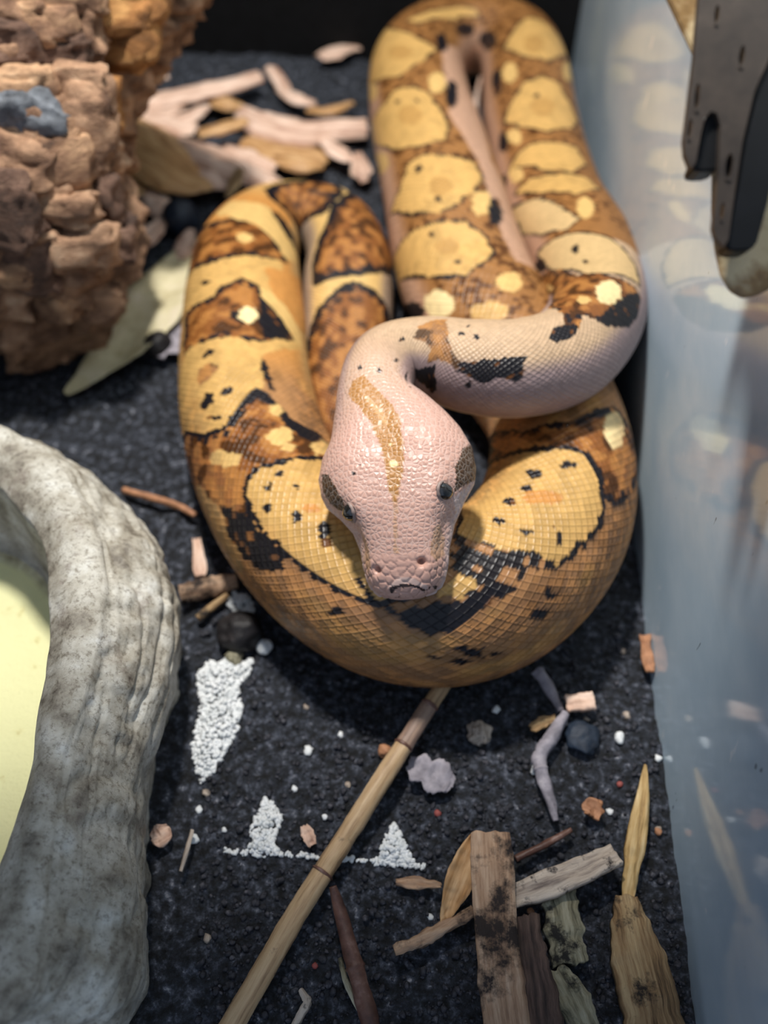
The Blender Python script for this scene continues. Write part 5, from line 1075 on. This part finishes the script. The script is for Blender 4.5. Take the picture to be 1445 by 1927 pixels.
def ell(cx, cy, rx, ry, rot=0, n=16):
    return [(cx + rx * math.cos(a) * math.cos(rot) - ry * math.sin(a) * math.sin(rot), cy + rx * math.cos(a) * math.sin(rot) + ry * math.sin(a) * math.cos(rot)) for a in [2 * math.pi * i / n for i in range(n)]]
br = empty('metal_bracket', at_depth(1380, 200, 16.5))
tag(br, 'black slotted metal bracket with two prongs mounted against the glass', 'bracket')
SLOTS = ((1312, 180, 4.5, 24, .1), (1298, 241, 4, 18, .12), (1372, 311, 7, 23, .12), (1359, 396, 3.5, 16, .15), (1349, 26, 4.5, 17, .1), (1396, 104, 5, 19, .15))
plate('front_plate', [(1322, -90), (1306, 109), (1287, 262), (1289, 290), (1300, 317), (1309, 306), (1318, 255), (1326, 222), (1338, 209), (1349, 213), (1356, 236), (1352, 320), (1342, 428), (1346, 444), (1362, 464), (1371, 450), (1384, 350), (1398, 262), (1420, 170), (1452, 100), (1475, 20), (1480, -90)], 16.5, .16, MAT['blackmetal'], br, holes=[ell(*q_) for q_ in SLOTS])
plate('short_prong', [(1302, 318), (1313, 322), (1343, 321), (1356, 313), (1357, 240), (1349, 214), (1338, 211), (1326, 224), (1312, 290)], 16.66, .55, MAT['blackshade'], br)
plate('long_prong', [(1364, 465), (1378, 472), (1410, 471), (1424, 460), (1446, 380), (1470, 250), (1480, 60), (1455, 100), (1422, 172), (1400, 264), (1386, 352)], 16.6, .5, MAT['blackshade'], br)
for cx, cy, rx, ry, rot in SLOTS:
    plate('slot', ell(cx, cy, rx + 1.5, ry + 2, rot), 16.72, .08, MAT['blackshade'], br, 0)           # black backing behind the cut
    plate('slot_edge', ell(cx - rx * .2, cy + ry * 1.12, rx * .8, ry * .16, rot), 16.47, .05, MAT['blackmetal'], br, 0)   # raised lip
pm, nt, b = new_mat('amber_plastic')
n = noise_node(nt, .7, 5, .6, (1, 1, .6))
r = ramp_node(nt, n.outputs['Fac'], [(.36, (54, 40, 26)), (.5, (146, 116, 76)), (.62, (212, 192, 152))])
nt.links.new(r.outputs[0], b.inputs['Base Color']); b.inputs['Roughness'].default_value = .12
b.inputs['Alpha'].default_value = .82
pl = plate('plastic_plate', [(1244, -30), (1308, 106), (1330, 210), (1342, 320), (1341, 400), (1347, 468), (1358, 518), (1376, 547), (1399, 560), (1424, 556), (1446, 545), (1475, 520), (1480, -60), (1320, -60)], 17.45, .12, pm, None, .03)
tag(pl, 'thin translucent amber plastic plate with a rounded lower corner behind the black bracket', 'plastic plate')

# ---------- sticks, leaves and chips ----------
def T_(o, label, cat, group=None): return tag(o, label, cat, group)
bs = empty('bamboo_stick', at(660, 1560, 0))
tag(bs, 'long straight dry bamboo stick leaning on the front coil of the snake', 'stick')
MAT['bambootop'] = rough_mat('bamboo_mauve', [(.3, (98, 78, 70)), (.5, (152, 126, 110)), (.7, (184, 156, 132))], 5, .5, .4, 14, .03, (1, .08, 1), stains=((70, 52, 46), 1.6, .6), grain=True)
def stick_pt(t):
    K2 = np.array([(0, 856, 1256, 1.15, .22), (.12, 800, 1340, .95, .25), (.25, 745, 1425, .82, .27), (.45, 660, 1560, .65, .28), (.66, 560, 1715, .5, .29), (.84, 480, 1855, .42, .30), (1, 400, 1990, .36, .30)])
    return tuple(float(np.interp(t, K2[:, 0], K2[:, k])) for k in range(1, 5))
for nm, a, b, mt in (('internode', 0, .1, 'bamboo'), ('internode', .1, .215, 'bambootop'), ('internode', .215, .56, 'bamboo'), ('internode', .56, 1, 'bamboo')):
    tube(nm, [stick_pt(a + (b - a) * q_ / 4) for q_ in range(5)], MAT[mt], int(a * 100), .06, (), bs)
for t in (.1, .215, .56):
    x_, y_, z_, r_ = stick_pt(t); x2, y2, z2, r2 = stick_pt(t + .004)
    tube('node_ring', [(x_, y_, z_, r_ * 1.06), ((x_ + x2) / 2, (y_ + y2) / 2, z_, r_ * 1.12), (x2, y2, z2, r_ * 1.05)], MAT['redtwig'], 7, .05, (), bs)
T_(tube('twig', [(626, 1668, .75, .1), (640, 1715, .5, .17), (668, 1820, .35, .22), (690, 1900, .3, .23), (712, 1990, .3, .22)], MAT['redtwig'], 2, .1, (.5,)),
   'short reddish brown twig tucked under the long bamboo stick', 'twig')
T_(tube('root', [(232, 922, .3, .12), (290, 938, .3, .13), (335, 952, .25, .13), (368, 970, .2, .1)], MAT['orangechip'], 3, .2), 'thin orange brown root fibre between the bowl and the snake', 'root')
T_(tube('root', [(1064, 1342, .35, .13), (1040, 1385, .35, .2), (1016, 1425, .35, .22), (1024, 1470, .3, .19), (1036, 1510, .25, .14), (1046, 1545, .2, .08)], MAT['greyroot'], 4, .25, (.5,)), 'crooked grey root lying on the soil beside the square wood chip', 'root')
T_(tube('root', [(1012, 1262, .3, .22), (1035, 1300, .3, .16), (1056, 1338, .3, .1)], MAT['greyroot'], 14, .25), 'dusty grey root stub running under the front coil', 'root')
T_(tube('twig', [(970, 1616, .25, .09), (1020, 1592, .25, .1), (1075, 1562, .25, .08)], MAT['redtwig'], 5, .2), 'thin dark twig behind the leaning plank', 'twig')
T_(tube('twig', [(566, 1862, .25, .07), (578, 1885, .3, .1), (566, 1908, .25, .1), (552, 1935, .2, .09)], MAT['palewood'], 6, .3), 'small curled pale twig between the two sticks', 'twig')
T_(tube('twig', [(372, 1164, .35, .12), (400, 1142, .35, .14), (428, 1120, .3, .1)], MAT['wood'], 7, .15), 'short splintered stick beside the dark lump', 'twig')
T_(tube('twig', [(340, 1118, .4, .3), (390, 1106, .45, .32), (445, 1092, .4, .25)], MAT['plank'], 8, .3), 'thick pale twig poking out from under the snake beside the bowl', 'twig')
T_(tube('twig', [(340, 1640, .2, .05), (352, 1600, .3, .07), (362, 1562, .25, .05)], MAT['palewood'], 9, .2), 'thin pale splinter at the edge of the bowl shadow', 'twig')
T_(tube('twig', [(640, 1803, .15, .05), (652, 1850, .2, .07), (675, 1900, .15, .06)], MAT['greenwood'], 10, .3), 'thin dark fibre beside the reddish twig', 'twig')

pk = empty('bark_strip', at(940, 1700, .3)); tag(pk, 'long flat soil stained bark strip lying over the other chips', 'bark strip')
strip('pale_face', [(922, 1566, 1.05, .50), (926, 1620, 1.0, .54), (930, 1700, .95, .56), (936, 1780, .9, .54), (945, 1860, .85, .56), (958, 1960, .8, .6)], .16, -.08, MAT['plank'], 21, parent=pk, ragged=.12)
q = strip('stained_layer', [(985, 1722, .72, .45), (990, 1780, .7, .52), (1000, 1850, .66, .6), (1012, 1960, .62, .7)], .16, -.1, rough_mat('stained_bark', [(.34, (40, 30, 26)), (.5, (80, 62, 54)), (.7, (122, 98, 86))], 5, .6, .9, 12, .07, (1, .12, 1), grain=True), 22, parent=pk, ragged=.3)
tag(q, 'dark brown wet layer')
T_(strip('plank_chip', [(945, 1694, .62, .30), (1010, 1672, .66, .33), (1090, 1640, .72, .34), (1160, 1608, .78, .3)], .2, .05, MAT['palewood'], 23, .25, ragged=.15), 'pale flat plank chip with a light edge slanting out from under the bark strip', 'wood chip')
T_(strip('dry_leaf', [(898, 1568, .95, .12), (882, 1610, .9, .33), (862, 1660, .7, .38), (846, 1700, .5, .25), (832, 1738, .35, .06)], .05, .5, MAT['leafbrown'], 24, .4, ragged=.1), 'narrow tan bamboo leaf blade against the bark strip', 'leaf')
T_(tube('twig', [(742, 1790, .3, .13), (790, 1770, .3, .16), (830, 1748, .35, .15), (892, 1715, .4, .15)], MAT['plank'], 25, .35), 'frayed pinkish twig pointing away from the leaf blade', 'twig')
T_(strip('wood_chip', [(1050, 1676, .35, .42), (1058, 1720, .35, .46), (1064, 1765, .32, .48), (1074, 1815, .3, .42)], .22, -.15, MAT['greenwood'], 26, ragged=.25), 'greenish grey weathered chip below the leaning plank chip', 'wood chip')
T_(strip('wood_chip', [(1045, 1826, .3, .2), (1068, 1862, .32, .36), (1090, 1905, .32, .4), (1112, 1960, .3, .4)], .2, -.15, MAT['greenwood'], 27, ragged=.3), 'mossy green chip at the foot of the grey weathered chip', 'wood chip')
T_(strip('splinter', [(1214, 1440, .5, .04), (1208, 1510, .45, .17), (1197, 1580, .4, .25), (1188, 1640, .35, .2), (1180, 1700, .3, .14)], .12, -.3, MAT['strawwood'], 28, ragged=.25), 'long straw yellow splinter by the foot of the glass', 'splinter')
T_(strip('wood_chip', [(1178, 1690, .35, .28), (1188, 1745, .45, .52), (1205, 1815, .5, .72), (1224, 1890, .5, .74), (1240, 1970, .5, .72)], .3, -.3, MAT['wood'], 29, ragged=.2), 'broad brown grained wood chip by the foot of the glass', 'wood chip')
T_(strip('wood_chip', [(1238, 1790, .3, .08), (1252, 1840, .35, .14), (1270, 1905, .3, .1)], .15, 0, MAT['strawwood'], 30, ragged=.2), 'thin split edge piece beside the broad brown chip', 'wood chip')
T_(strip('wood_chip', [(1066, 1324, .45, .28), (1090, 1322, .45, .3), (1118, 1319, .45, .28)], .18, 0, MAT['palewood'] if False else MAT['leafpink'], 31, ragged=.2), 'small square pale wood chip on the soil in front of the snake', 'wood chip')
T_(strip('bark_flake', [(768, 1436, .3, .2), (800, 1452, .35, .42), (832, 1468, .35, .4), (850, 1480, .3, .22)], .1, .2, MAT['greyroot'], 32, ragged=.4), 'grey translucent bark flake beside the bamboo stick', 'bark flake')
T_(strip('wood_chip', [(572, 1555, .25, .1), (580, 1572, .3, .18), (588, 1592, .25, .12)], .1, .1, MAT['leafpink'], 33, ragged=.3), 'small tan chip between the two white grit heaps', 'wood chip')
T_(strip('wood_chip', [(1213, 1196, .3, .14), (1216, 1225, .35, .2), (1222, 1264, .3, .16)], .12, .1, MAT['orangechip'], 34, ragged=.3), 'orange wood chip wedged against the glass', 'wood chip')
T_(strip('wood_chip', [(1000, 1372, .25, .16), (1025, 1358, .25, .16), (1045, 1352, .25, .1)], .1, .1, MAT['wood'], 35, ragged=.4), 'thin brown chip above the crooked grey root', 'wood chip')
T_(strip('wood_chip', [(745, 1660, .2, .1), (785, 1662, .25, .14), (830, 1666, .2, .08)], .1, .1, MAT['plank'], 36, ragged=.4), 'thin half buried chip in front of the white grit heap', 'wood chip')
T_(strip('wood_chip', [(370, 1015, .25, .14), (374, 1045, .3, .2), (378, 1085, .25, .2)], .12, .1, MAT['leafpink'], 37, ragged=.3), 'pink chip standing beside the snake next to the bowl', 'wood chip')
T_(strip('wood_chip', [(285, 1580, .25, .15), (302, 1572, .25, .32), (318, 1556, .25, .1)], .1, .1, MAT['leafpink'], 38, ragged=.3), 'pinkish piece standing for shaded white grit right beside the bowl', 'wood chip')  # white grit in the bowl's shadow, the shade put into its pink colour
T_(strip('wood_chip', [(1098, 1526, .3, .12), (1112, 1520, .35, .24), (1130, 1536, .3, .14)], .14, .2, MAT['orangechip'], 39, ragged=.4), 'orange brown chip with a white edge near the straw splinter', 'wood chip')
# the leaf litter at the back
T_(strip('dry_leaf', [(370, 452, .6, 0.10), (345, 490, .7, 0.72), (310, 545, .7, 1.23), (262, 610, .7, 1.49), (210, 668, .6, 0.98), (165, 708, .5, 0.52), (125, 742, .4, 0.13)], .06, .25, MAT['leafcream'], 41, ragged=.12), 'large cream green dead leaf between the cork bark and the snake', 'leaf')
T_(strip('dry_leaf', [(212, 196, 1.0, 0.65), (280, 186, 1.1, 0.72), (350, 172, 1.2, 0.72), (420, 158, 1.3, 0.72), (488, 140, 1.2, 0.52)], .08, -.5, MAT['leafpink'], 42, ragged=.1), 'long rolled pale bamboo leaf in front of the black back wall', 'leaf')
T_(strip('dry_leaf', [(215, 166, 1.4, 0.39), (265, 152, 1.5, 0.42), (314, 140, 1.5, 0.34)], .08, -.4, MAT['leafpink'], 43, ragged=.1), 'short pale rolled leaf behind the long rolled leaf', 'leaf')
T_(strip('dry_leaf', [(196, 205, 1.0, 1.17), (250, 250, 1.3, 1.95), (310, 300, 1.3, 2.08), (360, 335, 1.0, 1.43), (408, 346, .7, 0.52)], .06, -.35, MAT['leafbrown'], 44, .3, ragged=.12), 'broad curved golden brown leaf beside the cork bark', 'leaf')
T_(strip('dry_leaf', [(325, 265, .9, 0.65), (390, 288, 1.0, 1.10), (455, 315, 1.0, 1.23), (520, 345, .8, 0.78)], .06, -.3, MAT['leafpink'], 45, .2, ragged=.12), 'pinkish bamboo leaf pointing to the bend of the tail', 'leaf')
T_(strip('dry_leaf', [(455, 205, .9, 0.52), (500, 228, 1.0, 1.17), (560, 244, 1.0, 1.17), (620, 238, .9, 0.78), (690, 236, .8, 0.72)], .06, -.5, MAT['leafpink'], 46, -.3, ragged=.15), 'curled pale leaf reaching the far column of the snake', 'leaf')
T_(strip('dry_leaf', [(372, 250, 1.5, 0.39), (415, 238, 1.6, 0.59), (462, 224, 1.5, 0.39)], .06, -.4, MAT['leafbrown'], 47, ragged=.1), 'small brown leaf lying across the pale litter', 'leaf')
T_(strip('dry_leaf', [(225, 208, .8, 0.91), (280, 222, .8, 1.30), (340, 236, .8, 0.91), (370, 245, .7, 0.52)], .06, -.2, MAT['leafpink'], 48, ragged=.3), 'flat torn pink leaf under the long rolled leaf', 'leaf')
T_(strip('wood_chip', [(508, 126, .8, 0.39), (525, 150, .8, 0.45), (540, 176, .7, 0.39)], .1, -.1, MAT['leafpink'], 49, ragged=.2), 'short pale chip standing behind the curled leaf', 'wood chip')
T_(strip('dry_leaf', [(462, 262, .7, 0.65), (515, 280, .7, 0.91), (580, 288, .6, 0.65), (620, 300, .5, 0.39)], .06, -.2, MAT['leafbrown'], 50, ragged=.2), 'dull brown leaf under the curled pale leaf', 'leaf')
T_(strip('wood_chip', [(428, 372, 1.2, 0.16), (440, 345, 1.3, 0.26), (452, 318, 1.2, 0.21)], .1, -.1, MAT['wood'], 51, ragged=.2), 'small brown stem stub above the near end of the tail bend', 'wood chip')
T_(strip('dry_leaf', [(255, 465, .8, 0.39), (278, 440, .9, 0.65), (305, 412, .8, 0.39)], .06, -.2, MAT['leafpink'], 52, ragged=.3), 'small pink leaf scrap between the bark and the blue black lump', 'leaf')
T_(strip('dry_leaf', [(600, 108, .5, 0.39), (630, 96, .6, 0.78), (668, 84, .5, 0.52)], .06, -.2, MAT['leafpink'], 53, ragged=.3), 'faint leaf scrap on the soil by the back wall', 'leaf')
T_(strip('dry_leaf', [(885, 2, 3.2, 0.52), (915, 12, 3.6, 1.30), (950, 18, 3.8, 1.17), (985, 14, 3.4, 0.52)], .06, -.5, MAT['leafpink'], 54, ragged=.3), 'crumpled pale leaf resting on the far bend of the snake', 'leaf')
T_(strip('dry_leaf', [(228, 250, .9, 0.52), (240, 300, 1.0, 0.91), (262, 345, .8, 0.52), (285, 372, .6, 0.26)], .06, -.4, MAT['leafbrown'], 55, .4, ragged=.2), 'folded dark brown leaf at the foot of the cork bark', 'leaf')
T_(strip('dry_leaf', [(330, 668, .4, 0.65), (322, 620, .5, 1.04), (335, 570, .5, 0.78)], .06, -.2, MAT['greyroot'], 56, ragged=.3), 'dull mauve leaf scrap between the cream leaf and the snake', 'leaf')
T_(tube('twig', [(905, 470, .5, .12), (905, 330, .6, .12), (895, 200, .7, .12), (915, 110, .8, .1)], MAT['leafpink'], 57, .2), 'pale stalk lying between the two far columns of the snake', 'twig')

g3 = np.random.default_rng(12)
for k, (px, py, dx, dy, w_) in enumerate([(250, 240, 60, 20, .5), (300, 205, 70, -12, .5), (420, 185, 55, 22, .45), (350, 215, 60, -25, .4), (470, 295, 70, 30, .6), (560, 300, 70, 12, .5), (400, 330, 60, 30, .5), (300, 380, 40, 30, .5),
        (620, 200, 60, -10, .4), (640, 280, 45, 30, .45), (560, 180, 50, 20, .35), (290, 300, 50, 60, .5), (345, 460, 20, -40, .35), (680, 315, 8, 40, .35)]):
    o = strip('dry_leaf', [(px - dx * .7, py - dy * .7, .6, w_ * .7), (px, py + 4, .9, w_ * 1.4), (px + dx * .7, py + dy * .7, .6, w_ * .6)], .05, -.35, MAT[['leafpink', 'leafpink', 'leafbrown'][k % 3]], 100 + k, g3.uniform(-.3, .3), ragged=.25)
    T_(o, ['small crumpled pale pink leaf scrap in the litter behind the tail', 'small golden brown leaf scrap in the litter behind the tail'][k % 3 == 2], 'leaf', ['pale leaf scraps in the litter', 'brown leaf scraps in the litter'][k % 3 == 2])

# ---------- lumps ----------
T_(lump('soil_lump', 340, 408, .85, MAT['bluelump'], 1, 1.15, .1), 'blue black lump beside the brown tail bend', 'lump')
T_(lump('soil_lump', 297, 648, .62, MAT['darklump'], 2, 1.0, .12), 'round black lump at the edge of the cream leaf', 'lump')
T_(lump('soil_lump', 450, 1182, .72, MAT['darklump'], 3, .9, .14), 'round black lump in front of the snake above the white grit', 'lump')
T_(lump('pebble', 440, 1232, .28, MAT['greenwood'], 4, .8, .2), 'pale brown pebble under the black lump', 'pebble')
T_(lump('pebble', 724, 1413, .2, MAT['orangechip'], 5, .8, .2), 'orange bit touching the bamboo stick', 'pebble')
T_(lump('pebble', 496, 1212, .26, MAT['perlite'], 6, .8, .2), 'cream white pebble between the snake and the white grit', 'pebble')
T_(lump('pebble', 902, 1378, .36, MAT['palewood'], 7, .7, .35), 'crumbly white and tan bit on the soil to the right of the stick', 'pebble')
T_(lump('pebble', 1095, 1385, .5, MAT['bluelump'], 8, .5, .2), 'flat blue grey stone beside the crooked root', 'pebble')
for k, (px, py, r_) in enumerate([(575, 1325, .13), (580, 1405, .17), (553, 1480, .1), (1180, 1342, .16), (1165, 1388, .2), (1240, 1425, .14), (1125, 1600, .1), (1010, 1447, .16), (1150, 1525, .12), (390, 1765, .13), (420, 1558, .1), (612, 1540, .1), (1175, 1217, .13), (935, 1330, .13), (362, 1574, .2), (385, 1486, .14), (372, 1520, .12), (480, 1180, .2), (1105, 1350, .1), (690, 1500, .08), (640, 1380, .1), (655, 1478, .09), (1290, 1660, .1), (810, 1722, .1), (1240, 1560, .1)]):
    T_(lump('grit', px, py, r_ * .85, MAT['perlite' if k % 3 else 'palewood'], 20 + k, .55, .55, .3, sub=ICO2), 'single white grit fragment lying on the black soil' if k % 3 else 'single buff wood grit fragment lying on the black soil', 'grit', 'stray white grit on the soil' if k % 3 else 'stray buff grit on the soil')
for k, (px, py, r_, c_) in enumerate([(592, 1815, .09, 'redgrit'), (823, 1531, .12, 'redgrit'), (1168, 1473, .12, 'redgrit'), (1240, 1563, .13, 'orangechip'), (1130, 1508, .12, 'orangechip'), (1000, 1712, .1, 'orangechip')]):
    T_(lump('grit', px, py, r_ * .85, MAT[c_], 60 + k, .7, .25, sub=ICO2), 'tiny red speck on the black soil' if c_ == 'redgrit' else 'tiny orange speck on the black soil', 'grit', 'red specks on the soil' if c_ == 'redgrit' else 'orange specks on the soil')

# ---------- white grit heaps ----------
def inside(px, py, poly):
    return poly_sdf(np.array([float(px)]), np.array([float(py)]), poly)[0] < 0
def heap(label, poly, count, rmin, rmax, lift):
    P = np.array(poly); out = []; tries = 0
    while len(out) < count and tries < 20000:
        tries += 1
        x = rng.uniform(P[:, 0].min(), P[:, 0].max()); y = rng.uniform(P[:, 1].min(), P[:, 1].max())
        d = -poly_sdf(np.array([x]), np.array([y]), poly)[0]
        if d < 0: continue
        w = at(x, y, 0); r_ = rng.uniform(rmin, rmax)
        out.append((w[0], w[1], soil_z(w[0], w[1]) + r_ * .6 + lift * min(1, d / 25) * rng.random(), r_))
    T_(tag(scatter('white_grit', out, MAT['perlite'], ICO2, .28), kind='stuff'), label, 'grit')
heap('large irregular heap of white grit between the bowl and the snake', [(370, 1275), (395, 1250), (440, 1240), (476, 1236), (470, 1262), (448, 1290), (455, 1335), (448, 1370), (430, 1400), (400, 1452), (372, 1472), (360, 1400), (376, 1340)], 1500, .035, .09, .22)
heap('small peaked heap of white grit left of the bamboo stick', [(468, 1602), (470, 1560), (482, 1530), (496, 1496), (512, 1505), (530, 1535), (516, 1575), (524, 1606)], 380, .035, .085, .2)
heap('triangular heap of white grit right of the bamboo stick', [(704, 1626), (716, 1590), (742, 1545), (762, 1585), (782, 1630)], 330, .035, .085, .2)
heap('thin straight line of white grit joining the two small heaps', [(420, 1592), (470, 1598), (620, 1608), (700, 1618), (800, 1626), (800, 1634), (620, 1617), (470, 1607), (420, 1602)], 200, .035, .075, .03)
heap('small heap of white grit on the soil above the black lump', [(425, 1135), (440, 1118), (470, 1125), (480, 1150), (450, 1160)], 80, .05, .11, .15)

# ---------- loose soil crumbs ----------
spots = []
for k in range(9000):
    px, py = rng.uniform(150, 1320), rng.uniform(250, 1990) if k % 3 else rng.uniform(1150, 1990)
    w = at(px, py, 0)
    if w[0] > GLASS_X - .2 or w[1] > 53 or px < 372 and 780 < py: continue
    r_ = .03 + .10 * rng.random() ** 3
    spots.append((w[0], w[1], soil_z(w[0], w[1]) + r_ * .3, r_))
T_(tag(scatter('soil_crumbs', spots, MAT['crumb'], ICO1, .3), kind='stuff'), 'loose black soil crumbs strewn over the terrarium floor', 'soil')
